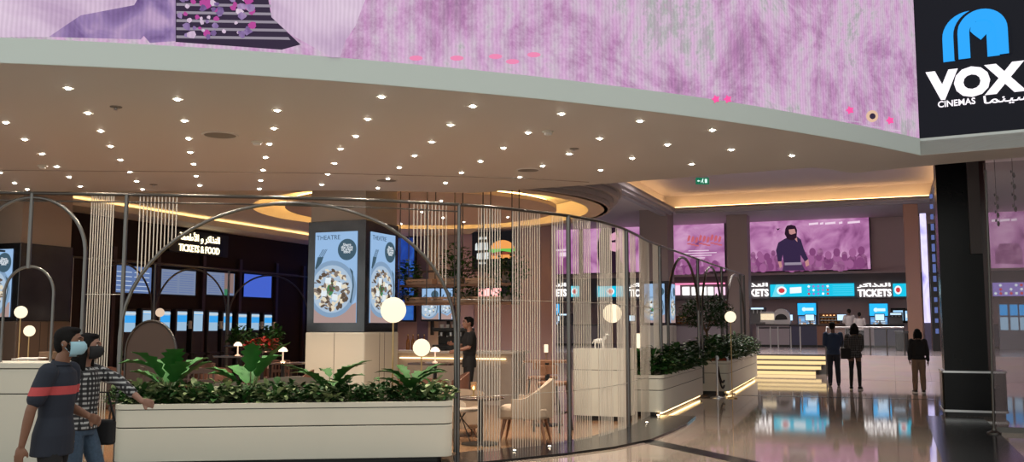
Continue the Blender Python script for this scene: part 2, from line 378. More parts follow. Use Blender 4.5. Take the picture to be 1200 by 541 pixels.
# ---------------------------------------------------------------- cinema sign on the corner
rzs = math.atan2(V2.y, V2.x)
root = thing('cinema_sign', 'black illuminated cinema sign with a blue arch emblem and white VOX lettering', 'sign', (CORN.x, CORN.y, ZS + .26), rzs)
m = MB(); m.box((3., .06, 1.85), (6.0, .12, 3.7)); m.build('sign_panel', emit('black_display', (.004, .005, .010), 1.), root)
def sg(px, py):                          # sign-local x, z of a photo point
    s = onl(CORN, V2, px, 5.5); q = CORN + V2 * s; return s, D(px, py, q.y).z - ZS - .26
blue = emit('sign_blue', (.02, .36, .92), 1.1)
m = MB()
def arch(mb, px0, px1, pyt, pyb, w, y):
    (x0, zb), (x1, _) = sg(px0, pyb), sg(px1, pyb); _, zt = sg((px0 + px1) / 2, pyt); c = (x0 + x1) / 2; ro = (x1 - x0) / 2; ri = ro - w
    zc = zt - ro; n = 18; out = [(x0, zb)] + [(c - ro * cos(pi * i / n), zc + ro * sin(pi * i / n)) for i in range(n + 1)] + [(x1, zb)]
    inn = [(x1 - w, zb)] + [(c + ri * cos(pi * i / n), zc + ri * sin(pi * i / n)) for i in range(n + 1)] + [(x0 + w, zb)]
    N_ = len(out); inn = list(reversed(inn))
    for i in range(N_ - 1): flat(mb, [out[i], out[i + 1], inn[i + 1], inn[i]], y, th=.01)
s0, _ = sg(1105, 60); s1, _ = sg(1118, 60)
arch(m, 1106, 1172, 13, 73, (s1 - s0) * 1.05, -.012); m.build('emblem', blue, root)
m = MB(); arch(m, 1119, 1186, 9, 71, .045, -.02); m.build('emblem_outline', emit('black_display', (.004, .005, .010), 1.), root)
m = MB(); arch(m, 1124, 1183, 11, 70, (s1 - s0) * 1.05, -.028)
a0 = sg(1138, 33); a1 = sg(1150, 40); a2 = sg(1164, 31)
flat(m, [sg(1139, 37), sg(1141, 27), sg(1160, 25), sg(1164, 34), sg(1160, 38), sg(1151, 47), sg(1143, 41)], -.031, th=.01); m.build('emblem', blue, root)
sx0, sz0 = sg(1089, 116); sx1, _ = sg(1201, 110); _, sz1 = sg(1110, 83)
vox = text_mesh('lettering', 'VOX', (sz1 - sz0) / .72 * 1.0, emit('sign_white', (1, .93, 1), 1.2), root, (sx0, -.02, sz0), (pi / 2, 0, 0), 'LEFT', .034)
vox.scale.x = (sx1 - sx0) / max(v.co.x for v in vox.data.vertices)
cx0, cz0 = sg(1097, 127); cx1, _ = sg(1141, 125); _, cz1 = sg(1097, 119)
ct = text_mesh('lettering', 'CINEMAS', (cz1 - cz0) * 1.25, emit('sign_white', (1, .93, 1), 1.2), root, (cx0, -.02, cz0 + .01), (pi / 2, 0, 0), 'LEFT', .0025)
ct.scale.x = (cx1 - cx0) / max(v.co.x for v in ct.data.vertices)
ax0, az0 = sg(1149, 122); ax1, _ = sg(1206, 120)
ar = text_mesh('lettering', '\uFE8E\uFEE4\uFEE8\uFEF4\uFEB3', (cz1 - cz0) * 1.5, emit('sign_white', (1, .93, 1), 1.2), root, (ax0, -.02, az0), (pi / 2, 0, 0), 'LEFT', .0025)
ar.scale.x = (ax1 - ax0) / max([v.co.x for v in ar.data.vertices] + [.1])
# ---------------------------------------------------------------- high ceiling over the concourse, with its lit tray
ZH = 7.4
A_ = F(790, 246, ZH); B_ = F(1086, 236, ZH)     # far corners of the tray opening
tl = F(735, 215, ZH); tr = F(1092, 197, ZH)
near_l = A_ - U * 26; near_r = A_ + V * (B_ - A_).length - U * 26
far_l = A_.copy(); far_r = A_ + V * ((B_ - A_).length)
def ceil_with_hole(name, outer, inner, z0, z1, mt):
    cu = bpy.data.curves.new('outline', 'CURVE'); cu.dimensions = '2D'; cu.fill_mode = 'BOTH'; cu.extrude = (z1 - z0) / 2
    for pts in (outer, inner) if isinstance(inner[0], (tuple, Vector)) else (outer,) + tuple(inner):
        sp = cu.splines.new('POLY'); sp.points.add(len(pts) - 1)
        for i, p in enumerate(pts): sp.points[i].co = (p[0], p[1], 0, 1)
        sp.use_cyclic_u = True
    o = bpy.data.objects.new('outline', cu); COL.objects.link(o); bpy.context.view_layer.update()
    me = bpy.data.meshes.new_from_object(o.evaluated_get(bpy.context.evaluated_depsgraph_get()))
    COL.objects.unlink(o); bpy.data.objects.remove(o); me.name = name; me.materials.clear(); me.materials.append(mt)
    r = bpy.data.objects.new(name, me); COL.objects.link(r); r.location.z = (z0 + z1) / 2; r['kind'] = 'structure'; return r
hole = [near_l.xy, near_r.xy, far_r.xy, far_l.xy]
ceil_with_hole('ceiling', [(-16, 13.2), (6.2, 14.6), (30, 4), (44, 50), (-10, 72), (-22, 40)], [tuple(h) for h in hole], ZH, ZH + .12, ceil_m)
def grow(q, d): 
    return [(near_l - V * d - U * d).xy, (near_r + V * d - U * d).xy, (far_r + V * d + U * d).xy, (far_l - V * d + U * d).xy] if q is hole else q
# recessed upper plane and upstand
g0 = grow(hole, .55)
m = MB(); m.prism([tuple(h) for h in g0], ZH + .75, ZH + .85); struct('ceiling_tray', m, mat('tray_paint', (.50, .46, .50), .7))
for i in range(4):
    a, b = g0[i], g0[(i + 1) % 4]; m = MB(); n_ = (b - a).normalized(); o_ = Vector((-n_.y, n_.x)) * -.06
    m.prism([a, b, b + o_, a + o_], ZH + .1, ZH + .8); struct('trim_%d' % (6 + i), m, ceil_m)
def cornice(path, z, name, steps=((0, 0), (.0, -.10), (.10, -.10), (.10, -.20), (.22, -.20), (.22, -.30), (.40, -.30), (.40, -.02)), mt=None):
    P = [Vector((p[0], p[1])) for p in path]; rs = []; n = len(P)
    for i, p in enumerate(P):
        t = (P[min(i + 1, n - 1)] - P[max(i - 1, 0)]).normalized(); n_ = Vector((t.y, -t.x))
        rs.append([(p.x + n_.x * a, p.y + n_.y * a, z + b) for a, b in steps])
    m = MB(); m.rings(rs); return struct(name, m, mt or mat('cornice_paint', (.42, .40, .42), .6))
# stepped moulding round the tray opening (below the ceiling, outside the opening)
cornice([far_l.xy, near_l.xy], ZH, 'trim_10', ((0, .12), (0, -.12), (.12, -.12), (.12, -.24), (.30, -.24), (.30, -.34), (.55, -.34), (.55, .0)))
cornice([(near_r).xy, (far_r).xy], ZH, 'trim_11', ((0, .12), (0, -.12), (.12, -.12), (.12, -.24), (.30, -.24), (.30, -.34), (.55, -.34), (.55, .0)))
cornice([(far_r).xy, (far_l).xy], ZH, 'trim_12', ((0, .12), (0, -.04), (.12, -.04), (.12, -.10), (.30, -.10), (.30, -.16), (.55, -.16), (.55, .0)))
# LED line lying on the ledge of the tray
for i, (a, b) in enumerate(((far_l, near_l), (near_r, far_r), (far_r, far_l))):
    off = [-V, V, U][i] * .28; m = MB(); a2, b2 = a + off, b + off
    t = (b2 - a2).normalized(); n_ = Vector((-t.y, t.x, 0)) * .04
    m.prism([(a2 - n_).xy, (b2 - n_).xy, (b2 + n_).xy, (a2 + n_).xy], ZH + .13, ZH + .17)
    struct('trim_%d' % (13 + i), m, tray_led)
# ---------------------------------------------------------------- restaurant ceiling with the round lit recess
ZR = 4.55; RC = Vector((-2.30, 24.0)); RO, RH, RI = 4.75, 4.25, 3.45
circ = lambda r, n=64, a0=0, a1=2 * pi: [(RC.x + r * cos(a0 + (a1 - a0) * i / n), RC.y + r * sin(a0 + (a1 - a0) * i / n)) for i in range(n + (0 if a1 - a0 > 6.2 else 1))]
SW0 = Vector((-9.75, 24.0)); U2 = U.xy; V2d = V.xy      # a point of the side wall
swa = SW0 - U2 * 6.5; swb = SW0 + U2 * 8.6
# right-hand boundary of the slab is the circle, the left side is straight to the wall
arc = circ(RO, 40, R(-100), R(75))
outer = [tuple(swa + V2d * .3)] + [(-6.5, 18.3), (-3.2, 18.3)] + arc + [tuple(swb + V2d * 5.6), tuple(swb)]
inner = circ(RH)
slab = ceil_with_hole('ceiling_restaurant', outer, [tuple(p) for p in inner], ZR, ZR + .5, warmceil)
m = MB(); m.prism(circ(RI), ZR + .02, ZR + .12); struct('ceiling_disc', m, mat('disc_paint', (.55, .46, .40), .7))
m = MB(); m.prism(circ(RO - .05), ZR + .52, ZR + .6); struct('ceiling_dome', m, warmceil)
m = MB()
n = 64; pr = ((RI - .30, ZR + .14), (RI - .14, ZR + .14), (RI - .14, ZR + .18), (RI - .30, ZR + .18))
m.rings([[(RC.x + r * cos(2 * pi * j / n), RC.y + r * sin(2 * pi * j / n), z) for r, z in pr] for j in range(n + 1)]); struct('trim_16', m, cove_led)
def ringmould(r0, prof, name, a0, a1, mt):
    m = MB(); n = 60; m.rings([[(RC.x + (r0 + a) * cos(t), RC.y + (r0 + a) * sin(t), z) for a, z in prof] for t in [a0 + (a1 - a0) * j / n for j in range(n + 1)]]); struct(name, m, mt)
ringmould(RO, ((-.1, ZR + .0), (.06, ZR + .0), (.06, ZR + .10), (.14, ZR + .10), (.14, ZR + .22), (.26, ZR + .22), (.26, ZR + .36), (.36, ZR + .36), (.36, ZR + .5), (-.1, ZR + .5)), 'trim_17', R(-100), R(75), mat('cornice_paint', (.42, .40, .42), .6))
# perimeter cove along the side wall
for nm, o0, o1, z0, z1, mt in (('trim_18', 0, .75, ZR - .22, ZR + .0, warmceil), ('trim_19', .80, .86, ZR - .12, ZR - .09, mat('wall_cove_led', (.02, .02, .02), .5, em=(1, .66, .30), es=5.5))):
    m = MB(); p0, p1 = swa + U2 * .5, swb; m.prism([p0 + V2d * o0, p1 + V2d * o0, p1 + V2d * o1, p0 + V2d * o1], z0, z1); struct(nm, m, mt)
m = MB(); p0, p1 = swa + U2 * .5, swb; m.prism([p0 + V2d * .75, p1 + V2d * .75, p1 + V2d * .98, p0 + V2d * 1.02], ZR - .22, ZR - .14); m.prism([p0 + V2d * 1.0, p1 + V2d * 1.0, p1 + V2d * 1.04, p0 + V2d * 1.04], ZR - .22, ZR - .07); struct('trim_20', m, warmceil)
# ---------------------------------------------------------------- walls
m = MB(); m.prism([swa - V2d * .3, swb - V2d * .3, swb, swa], 0, ZR); struct('wall_left', m, darkwall)
m = MB(); p0 = swa - V2d * .0; m.prism([p0 - V2d * 5, p0, p0 + U2 * .3, p0 - V2d * 5 + U2 * .3], 0, ZR + .4); struct('wall_left_end', m, darkwall)
BR0 = swb                                         # back wall of the restaurant / bar
brl = 8.4
m = MB(); m.prism([BR0, BR0 + V2d * brl, BR0 + V2d * brl + U2 * .3, BR0 + U2 * .3], 0, ZR + .6); struct('wall_bar', m, mat('purple_brown_wall', (.36, .26, .29), .6))
B0 = Vector((18.9, 50.0)); bs = lambda px, z=5.: onl(B0, V2d, px, z)
bz = lambda px, py: D(px, py, (B0 + V2d * bs(px)).y).z
m = MB(); a, b = B0 + V2d * (bs(540)), B0 + V2d * (bs(1330)); m.prism([a, b, b + U2 * .3, a + U2 * .3], 0, ZH + .1); struct('wall_back', m, wall_m)
m = MB(); a = B0 + V2d * bs(1330); m.prism([a, a - U2 * 48, a - U2 * 48 + V2d * .3, a + V2d * .3], 0, ZH + .1); struct('wall_right', m, wall_m)
m = MB(); a = B0 + V2d * bs(540); m.prism([a, a - U2 * 24, a - U2 * 24 - V2d * .3, a - V2d * .3], 0, ZH + .1); struct('wall_far_left', m, wall_m)
# ---------------------------------------------------------------- raised platform, lit steps, ramp
PZ = .64
SP0 = F(886, 438, 0).xy; steps_r = onl(SP0, V2d, 956, 0)
top_edge = SP0 + U2 * 1.15
plat_r = top_edge + V2d * 16
m = MB(); m.prism([top_edge - V2d * 17, plat_r, plat_r + U2 * 24, top_edge - V2d * 17 + U2 * 30], 0, PZ); struct('floor_platform', m, marble('mauve_marble', (.36, .31, .31), (.33, .29, .30), (.16, .13, .13), 1.0, .16))
for i in range(4):
    a = SP0 + U2 * (.38 * i) - V2d * .4; b = SP0 + U2 * (.38 * i) + V2d * (steps_r + .15 * i); c_ = U2 * (1.5 - .38 * i)
    m = MB(); m.prism([a, b, b + U2 * .36, a + U2 * .36], .16 * i, .16 * (i + 1)); struct('trim_%d' % (21 + i), m, mat('step_stone', (.12, .10, .09), .3))
    m = MB(); m.prism([a - U2 * .012, b - U2 * .012, b, a], .16 * i + .005, .16 * i + .115); struct('trim_%d' % (25 + i), m, step_led)
# ramp on the right
ra = SP0 + V2d * (steps_r + .5) - U2 * 2.4; rb = SP0 + V2d * (steps_r + 14) - U2 * 3.
t0_ = top_edge + V2d * (steps_r + .5)
q = [(ra.x, ra.y, 0.002), (rb.x, rb.y, .002), (plat_r.x, plat_r.y, PZ), (t0_.x, t0_.y, PZ)]
m = MB(); m.add(q + [(x, y, -.02) for x, y, _ in q], [(0, 1, 2, 3), (7, 6, 5, 4), (0, 4, 5, 1), (1, 5, 6, 2), (2, 6, 7, 3), (3, 7, 4, 0)]); struct('floor_ramp', m, marble('ramp_stone', (.36, .30, .29), (.34, .285, .28), (.2, .17, .15), 1.0, .25))

# fill lamps added out of view in the concourse ceiling tray (see make_downlight)
# ================================================================ things on the soffit
DL = [(80,103),(103,132),(118,153),(129.5,171),(141,187),(152,201),(160,212),(167,222),(6.6,143),(29,163),(49,180),(66.5,195),(81,207),(94,218),(0,202),(17,214),(32,225),
 (208,116),(216,141),(221,162),(223,178),(227,192),(230,206),(234,217),(325,129),(321,150),(316,168.5),(311,184),(308,199),(305.5,211),(304,221),(399,174),(392,191),(384,203.5),(377,216),
 (447,113),(431,139),(417,159),(554,124),(528,146),(506,166),(486,182),(468,196),(454.5,209),(443,220),(658,133),(619,155),(590,173),(563,188.5),(540.6,202),(522,214),
 (750,141.5),(703,162),(667,180),(636,194),(609,207),(782,169),(741,185),(704,199),(835,152),(857,175),(810.6,192),(928,182)]
ORD = ['first', 'second', 'third', 'fourth', 'fifth', 'sixth', 'seventh', 'eighth', 'ninth', 'tenth', 'eleventh', 'twelfth']
DLN = []
for n_, row, st_ in ((8, 3, 0), (6, 2, 0), (3, 1, 0), (7, 4, 0), (7, 5, 0), (4, 6, 3), (3, 6, 0), (7, 7, 0), (6, 8, 0), (5, 9, 0), (3, 10, 1), (1, 10, 0), (2, 11, 0), (1, 12, 0)): DLN += [(ORD[st_ + k], ORD[row - 1]) for k in range(n_)]
root0 = None
def make_downlight(label, group, es=60., en=55.):
    r = thing('downlight', label, 'ceiling light', (0, 0, 0), 0, group)
    m = MB(); m.lathe([(.030, .0), (.062, -.004), (.066, -.001), (.066, .004)], n=20); m.build('trim_ring', mat('light_trim', (.7, .68, .62), .5), r, smooth=40)
    m = MB(); m.lathe([(.028, -.004), (.024, -.012), (.010, -.017)], n=14); m.build('lens', emit('downlight_lens', (1, .93, .82), es), r, smooth=60)
    light('lamp', 'SPOT', (0, 0, -.03), en, (1, .86, .70), .03, r, 115)
    return r
for i, (x, y) in enumerate(DL):
    p = F(x, min(y, 221.5), ZS)
    if root0 is None: root0 = make_downlight('small round recessed spotlight glowing in the curved beige soffit', 'recessed spotlights in the soffit'); c = root0
    else: c = copy_tree(root0)
    c.location = (p.x, p.y, ZS - .001)
    c['label'] = 'recessed soffit spotlight, %s from the fascia, %s row from the left' % DLN[i]
con_fill0 = None  # unseen fill spotlights behind the soffit edge, added to brighten the concourse
TRC = (near_l.xy + near_r.xy) / 2
for i in range(4):
    for j in range(3):
        q = far_l.xy + (far_r - far_l).xy * (.14 + .24 * i) - U2 * (8.6 + 3.4 * j)
        if con_fill0 is None: con_fill0 = make_downlight('added fill spotlight out of view in the high concourse tray ceiling', 'added fill spotlights in the concourse tray', 60, 340); o = con_fill0
        else: o = copy_tree(con_fill0)
        o.location = (q.x, q.y, ZH + .749); o['label'] = 'added unseen fill spotlight in the high concourse tray, %s across in the %s row from the back' % (ORD[i], ORD[j])
for l_ in con_fill0.children:
    if l_.type == 'LIGHT': l_.data.spot_size = R(155); l_.data.color = (1, .90, .86)
# round ceiling grilles
gr0 = None
for (x, y, w, lab) in ((258, 158, .24, 'large round grey ceiling grille in the left half of the soffit'), (453, 211, .20, 'round ceiling grille near the back edge of the soffit above the screen pillar'), (619, 199, .20, 'round ceiling grille near the back edge of the soffit towards the tray ceiling')):
    p = F(x, y, ZS); r = thing('ceiling_speaker', lab, 'speaker', (p.x, p.y, ZS - .001), 0, 'round grilles in the soffit')
    m = MB(); m.lathe([(w * .86, 0), (w * .9, -.012), (w, -.010), (w * 1.02, .003)], n=32); m.build('rim', soffit_m, r, smooth=40)
    m = MB(); m.lathe([(w * .88, -.002), (w * .86, -.007), (.01, -.010)], n=32); m.build('grille', mat('grille_grey', (.20, .19, .17), .7), r, smooth=40)
for (x, y, lab) in ((301, 166, 'white smoke detector on the soffit beside the large round grille'), (50, 194, 'white smoke detector on the far left of the soffit'), (642, 154, 'white smoke detector near the middle of the soffit')):
    p = F(x, y, ZS); r = thing('smoke_detector', lab, 'smoke detector', (p.x, p.y, ZS - .001), 0, 'smoke detectors on the soffit')
    m = MB(); m.lathe([(.075, .002), (.075, -.015), (.06, -.022)], n=24); m.build('base', cream, r, smooth=40)
    m = MB(); m.lathe([(.055, -.022), (.05, -.045), (.03, -.055), (.01, -.056)], n=24); m.build('sensor_head', mat('detector_white', (.7, .7, .68), .4), r, smooth=40)
for (x, y, lab) in ((136, 125, 'small dark round sprinkler cover on the soffit at left'), (180, 216, 'small dark sprinkler cover near the back of the soffit at left'), (673, 174, 'small dark sprinkler cover right of the middle of the soffit')):
    p = F(x, y, ZS); r = thing('sprinkler', lab, 'sprinkler', (p.x, p.y, ZS - .001), 0, 'sprinkler covers on the soffit')
    m = MB(); m.lathe([(.07, .002), (.07, -.006), (.045, -.010)], n=20); m.build('cover_plate', mat('grille_grey', (.20, .19, .17), .7), r, smooth=40)
    m = MB(); m.lathe([(.012, -.009), (.012, -.03), (.03, -.034), (.03, -.038)], n=12); m.build('nozzle', steel, r, smooth=40)
# green exit sign hanging under the soffit's back edge
p = D(823, 212, 24.); r = thing('exit_sign', 'green running-man emergency exit sign hanging over the concourse', 'exit sign', p, 0)
m = MB(); m.box((0, 0, 0), (.34, .04, .17)); m.build('casing', emit('exit_green', (.01, .16, .08), 1.), r)
m = MB(); wx = emit('exit_white', (.7, .95, .85), 1.2)
flat(m, disc_pts(.01, .045, .014), -.026); flat(m, [(-.01, .03), (.02, .035), (.01, -.01), (.03, -.055), (.015, -.055), (-.005, -.012), (-.035, -.05), (-.045, -.04), (-.02, -.005)], -.026)
flat(m, [(.06, -.05), (.06, .05), (.12, .05), (.12, -.05)], -.026); flat(m, [(-.14, .0), (-.10, .03), (-.10, .01), (-.06, .01), (-.06, -.01), (-.10, -.01), (-.10, -.03)], -.026)
m.build('pictogram', wx, r)
m = MB(); m.cyl((-.12, 0, .085), (-.12, 0, ZH + .75 - p.z), .006, n=6); m.cyl((.12, 0, .085), (.12, 0, ZH + .75 - p.z), .006, n=6); m.build('hanging_rod', steel, r)
# ================================================================ tall metal screens around the restaurant
ZT = 3.16
SCR = [Vector(p) for p in [(-7.6, 10.8), (-5.98, 10.87), (-4.58, 11.02), (-3.6, 11.15), (-2.68, 11.30), (-1.6, 11.55), (-.70, 11.92), (-.2, 12.22), (.22, 12.6), (.79, 13.14), (1.3, 13.85), (1.75, 14.80), (2.12, 15.9), (2.50, 17.15), (3.6, 19.9), (5.0, 23.4), (6.3, 26.6), (7.0, 28.35)]]
def on_scr(px, z=1.6):
    for i in range(len(SCR) - 1):
        a, b = SCR[i], SCR[i + 1]; dr = (b - a).normalized(); s = onl(a, dr, px, z)
        if -.02 <= s <= (b - a).length + .02: return a + dr * s
    return None
def arc_len():
    out = [0]
    for i in range(len(SCR) - 1): out.append(out[-1] + (SCR[i + 1] - SCR[i]).length)
    return out
AL = arc_len()
def s_of(q):
    best = (9, 0)
    for i in range(len(SCR) - 1):
        a, b = SCR[i], SCR[i + 1]; dr = (b - a); L = dr.length; dr = dr / L; s = min(max((q - a).dot(dr), 0), L); d = (q - (a + dr * s)).length
        if d < best[0]: best = (d, AL[i] + s)
    return best[1]
def at_s(s):
    for i in range(len(SCR) - 1):
        if s <= AL[i + 1] or i == len(SCR) - 2:
            return SCR[i] + (SCR[i + 1] - SCR[i]).normalized() * (s - AL[i])
S = lambda px, z=3.0: s_of(on_scr(px, z))
def part_tube(name, root, pts, r, mt, n=8, flat_=None):
    o = Vector(root.location); m = MB(); m.tube([Vector(p) - o for p in pts], r, n, flat=flat_); return m.build(name, mt, root, smooth=50)
def P3(s, z): q = at_s(s); return Vector((q.x, q.y, z))
def rail(root, s0, s1, z=ZT, r=.022, name='top_rail', mt=None): 
    n = max(2, int((s1 - s0) / .2)); return part_tube(name, root, [P3(s0 + (s1 - s0) * i / n, z) for i in range(n + 1)], r, mt or dkmetal)
def arch_pts(s0, s1, ztop, zspring, zfoot):
    c, a, b = (s0 + s1) / 2, (s1 - s0) / 2, ztop - zspring; n = 28
    pts = [P3(s0, zfoot), P3(s0, (zfoot + zspring) / 2)] + [P3(c - a * cos(pi * i / n), zspring + b * sin(pi * i / n)) for i in range(n + 1)] + [P3(s1, (zfoot + zspring) / 2), P3(s1, zfoot)]
    return pts
def arch_z(s, s0, s1, ztop, zspring):
    c, a, b = (s0 + s1) / 2, (s1 - s0) / 2, ztop - zspring; k = max(0, 1 - ((s - c) / a) ** 2); return zspring + b * math.sqrt(k)
def strand(root, s, z0, z1, r=.0065, flat_=None):
    q = P3(s, z0) - Vector(root.location); m = MB(); m.tube([q, q + Vector((0, 0, (z1 - z0) / 2)), q + Vector((0, 0, z1 - z0))], r, 6)
    return m.build('strand', strandm, root, smooth=60)
def post(root, s, z0=.0, z1=ZT, r=.024): return part_tube('post', root, [P3(s, z0), P3(s, (z0 + z1) / 2), P3(s, z1)], r, postm, 10)
# front screen, behind the long planter
q = at_s(S(330)); r1 = thing('metal_screen', 'long front metal screen with wide arches and hanging pale strands above the leafy planter', 'screen', (q.x, q.y, 0))
sA, sB, sC = S(148), S(538), S(37)
rail(r1, .15, sB); rail(r1, .15, sB, ZT - .09, .010, 'lower_rail')
post(r1, sA); post(r1, sB); post(r1, sC, 2.28)
s_a0, s_a1 = S(141, 1.6), S(534, 1.6)
part_tube('arch', r1, arch_pts(s_a0, s_a1, ZT - .06, 1.5, .05), .022, postm, 10)
s_b1 = S(98, 2.0); s_b0 = s_b1 - 1.22
part_tube('arch', r1, arch_pts(s_b0, s_b1, ZT - .05, 2.45, .05), .022, postm, 10)
s_c0, s_c1 = S(3, 1.6), S(61, 1.6)
part_tube('arch', r1, arch_pts(s_c0, s_c1, 2.30, 1.98, .05), .016, postm, 10)
for k in range(10): strand(r1, S(107.5, 3.) + (S(133, 3.) - S(107.5, 3.)) * k / 9, .02, ZT)
for k in range(11):
    s = S(164, 3.) + (S(207, 3.) - S(164, 3.)) * k / 10; strand(r1, s, arch_z(s, s_a0, s_a1, ZT - .06, 1.5), ZT)
for k in range(10):
    s = S(485, 3.) + (S(523, 3.) - S(485, 3.)) * k / 9; strand(r1, s, arch_z(s, s_a0, s_a1, ZT - .06, 1.5), ZT)
cable = mat('steel_cable', (.5, .48, .45), .35, 1.)
rail(r1, S(97, 1.95), S(141, 1.95), 1.98, .004, 'cable', cable)
# curved screen
q = at_s(S(650)); r2 = thing('metal_screen', 'curved metal screen of dense full-height pale strands on the dark granite band', 'screen', (q.x, q.y, 0))
sD = S(773); rail(r2, sB + .03, sD + .02); 
for px in (666, 734, 773): post(r2, S(px), .02, ZT, .034)
for a, b, n_ in ((561, 586, 9), (601, 632, 12), (647, 659, 5), (672, 691, 10), (700, 716, 10), (722, 731, 8), (738.5, 744, 5), (749, 760, 10), (765, 770.5, 7)):
    a, b = S(a), S(b)
    for k in range(n_): strand(r2, a + (b - a) * k / (n_ - 1), .03, ZT)
for z in (.72, 1.95): rail(r2, sB + .03, sD, z, .004, 'cable', cable)
spot_e = emit('floor_spot', (1, .8, .55), 30)
for i, px in enumerate((592, 633, 748, 762)):
    q = at_s(S(px, .1)); t = thing('floor_spotlight', 'tiny round floor light in the granite band, %s from the left' % ORD[i], 'floor light', (q.x + .12, q.y - .14, .03), 0, 'tiny floor lights in the granite band')
    m = MB(); m.lathe([(.03, 0), (.03, .012), (.022, .014)], n=14); m.build('ring', steel, t, smooth=40)
    m = MB(); m.lathe([(.02, .008), (.018, .016), (.005, .017)], n=12); m.build('lens', spot_e, t, smooth=40)
# arcade along the concourse
q = at_s(S(830)); r3 = thing('metal_screen', 'receding arcade of narrow dark metal arches above the concourse planters', 'screen', (q.x, q.y, 0))
sE = AL[-1]; rail(r3, sD + .05, sE)
for px in (818, 846, 868): post(r3, S(px, 2.5), .05, ZT, .034)
post(r3, sE, .65, ZT, .034)
for a, b in ((782, 819), (822, 845.5), (851, 879)):
    s0, s1 = S(a, 2.), min(S(b, 2.) if b < 879 else sE - .06, sE - .06)
    part_tube('arch', r3, arch_pts(s0 + .05, s1 - .03, ZT - .08, 1.75, .3), .028, dkmetal, 10)
# rear screen in front of the ticket wall
SCR_F, AL_F = SCR, AL
SCR = [Vector((-8.6, 24.0)) - U2 * 5.4, Vector((-8.6, 24.0)) + U2 * 6.4]; AL = arc_len()
q = at_s(5); r4 = thing('metal_screen', 'dim rear metal screen with thin arches in front of the dark ticket wall', 'screen', (q.x, q.y, 0))
rail(r4, 0, AL[-1]); 
ps = [S(x, 2.) for x in (98, 180, 267, 362)]
for s in ps: post(r4, s, .01, ZT, .03)
for s0, s1 in ((ps[0], ps[1]), (ps[1], ps[2]), (ps[2], ps[3])): part_tube('arch', r4, arch_pts(s0 + .05, s1 - .05, ZT - .05, 1.9, .02), .024, dkmetal, 8)
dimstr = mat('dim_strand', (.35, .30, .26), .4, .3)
for a, b, n_ in ((33, 50, 8), (68, 86, 8)):
    a, b = S(a), S(b)
    for k in range(n_): strand(r4, a + (b - a) * k / (n_ - 1), .01, ZT)
SCR, AL = SCR_F, AL_F
# ================================================================ planters
def planter(name, label, p0, p1, depth, h, group=None, led=False, rad=.14):
    p0, p1 = Vector(p0), Vector(p1); L = (p1 - p0).length; rz = math.atan2(p1.y - p0.y, p1.x - p0.x)
    r = thing(name, label, 'planter', (p0.x, p0.y, 0), rz, group)
    m = MB(); m.prism(rrect(.12, L - .12, .12, depth - .12, rad * .6), 0, .10); m.build('plinth', black, r, smooth=40)
    lo, mid = .46 * h / .73, .665 * h / .73
    m = MB(); m.prism(rrect(0, L, 0, depth, rad), .09, lo); m.build('lower_panel', cream, r, smooth=40, bevel=.006)
    m = MB(); m.prism(rrect(.012, L - .012, .012, depth - .012, rad), lo - .001, lo + .012); m.prism(rrect(.012, L - .012, .012, depth - .012, rad), mid, mid + .010); m.build('shadow_gap', seam, r, smooth=40)
    m = MB(); m.prism(rrect(0, L, 0, depth, rad), lo + .012, mid); m.build('upper_panel', cream, r, smooth=40, bevel=.006)
    # rim ring
    o_, i_ = rrect(-.008, L + .008, -.008, depth + .008, rad), rrect(.05, L - .05, .05, depth - .05, rad * .7)
    m = MB(); n = len(o_); m.rings([[(a[0], a[1], mid + .01), (a[0], a[1], h), (b[0], b[1], h), (b[0], b[1], mid + .01)] for a, b in zip(o_ + o_[:1], i_ + i_[:1])], cap=False)
    m.build('rim', cream, r, smooth=40)
    m = MB(); m.prism(i_, mid + .005, h - .03); m.build('soil', soil, r)
    if led:
        m = MB(); m.box((L / 2, .075, .06), (L - .3, .02, .03)); m.build('light_strip', warm_led, r)
    return r, L
a = F(133, 474, .73).xy; b = F(531, 470, .73).xy
PA, LA = planter('planter', 'long low cream planter full of leafy plants in the foreground', a, b, .80, .73)
PAo, PAd = a, (b - a).normalized(); PAn = Vector((-PAd.y, PAd.x))
b0 = F(777, 489, 0).xy; b1 = F(825, 466, 0).xy
PB, LB = planter('planter', 'cream planter packed with dark green ferns right of the curved strand screen', b0, b1, .75, .74, led=True)
PBo, PBd = b0, (b1 - b0).normalized(); PBn = Vector((-PBd.y, PBd.x))
c0 = F(855, 463, 0).xy; c1 = F(888, 443.5, 0).xy
PC, LC = planter('planter', 'cream planter with shrubs and white flowers beside the lit steps', c0, c1, 1.0, .80, led=True)
PCo, PCd = c0, (c1 - c0).normalized(); PCn = Vector((-PCd.y, PCd.x))
# host counter at far left
a = F(-90, 425, 1.20).xy; b = F(64, 425, 1.20).xy
r = thing('host_counter', 'tall cream reception counter at the left edge behind the walking couple', 'counter', (a.x, a.y, 0), math.atan2(b.y - a.y, b.x - a.x)); L = (b - a).length
m = MB(); m.prism(rrect(.08, L - .08, .08, .62, .06), 0, .1); m.build('plinth', black, r)
m = MB(); m.prism(rrect(0, L, 0, .7, .10), .09, .85); m.build('lower_panel', cream, r, smooth=40)
m = MB(); m.prism(rrect(.012, L - .012, .012, .688, .10), .849, .864); m.build('shadow_gap', seam, r)
m = MB(); m.prism(rrect(0, L, 0, .7, .10), .863, 1.13); m.build('upper_panel', cream, r, smooth=40)
m = MB(); m.prism(rrect(-.01, L + .01, -.01, .71, .10), 1.14, 1.20); m.build('countertop', cream, r, smooth=40, bevel=.005)
HC = (a, (b - a).normalized())
q = F(25, 421.5, 1.2); r = thing('menu_stack', 'white menu cards lying on the reception counter', 'menu', (q.x, q.y + .15, 1.201), .1)
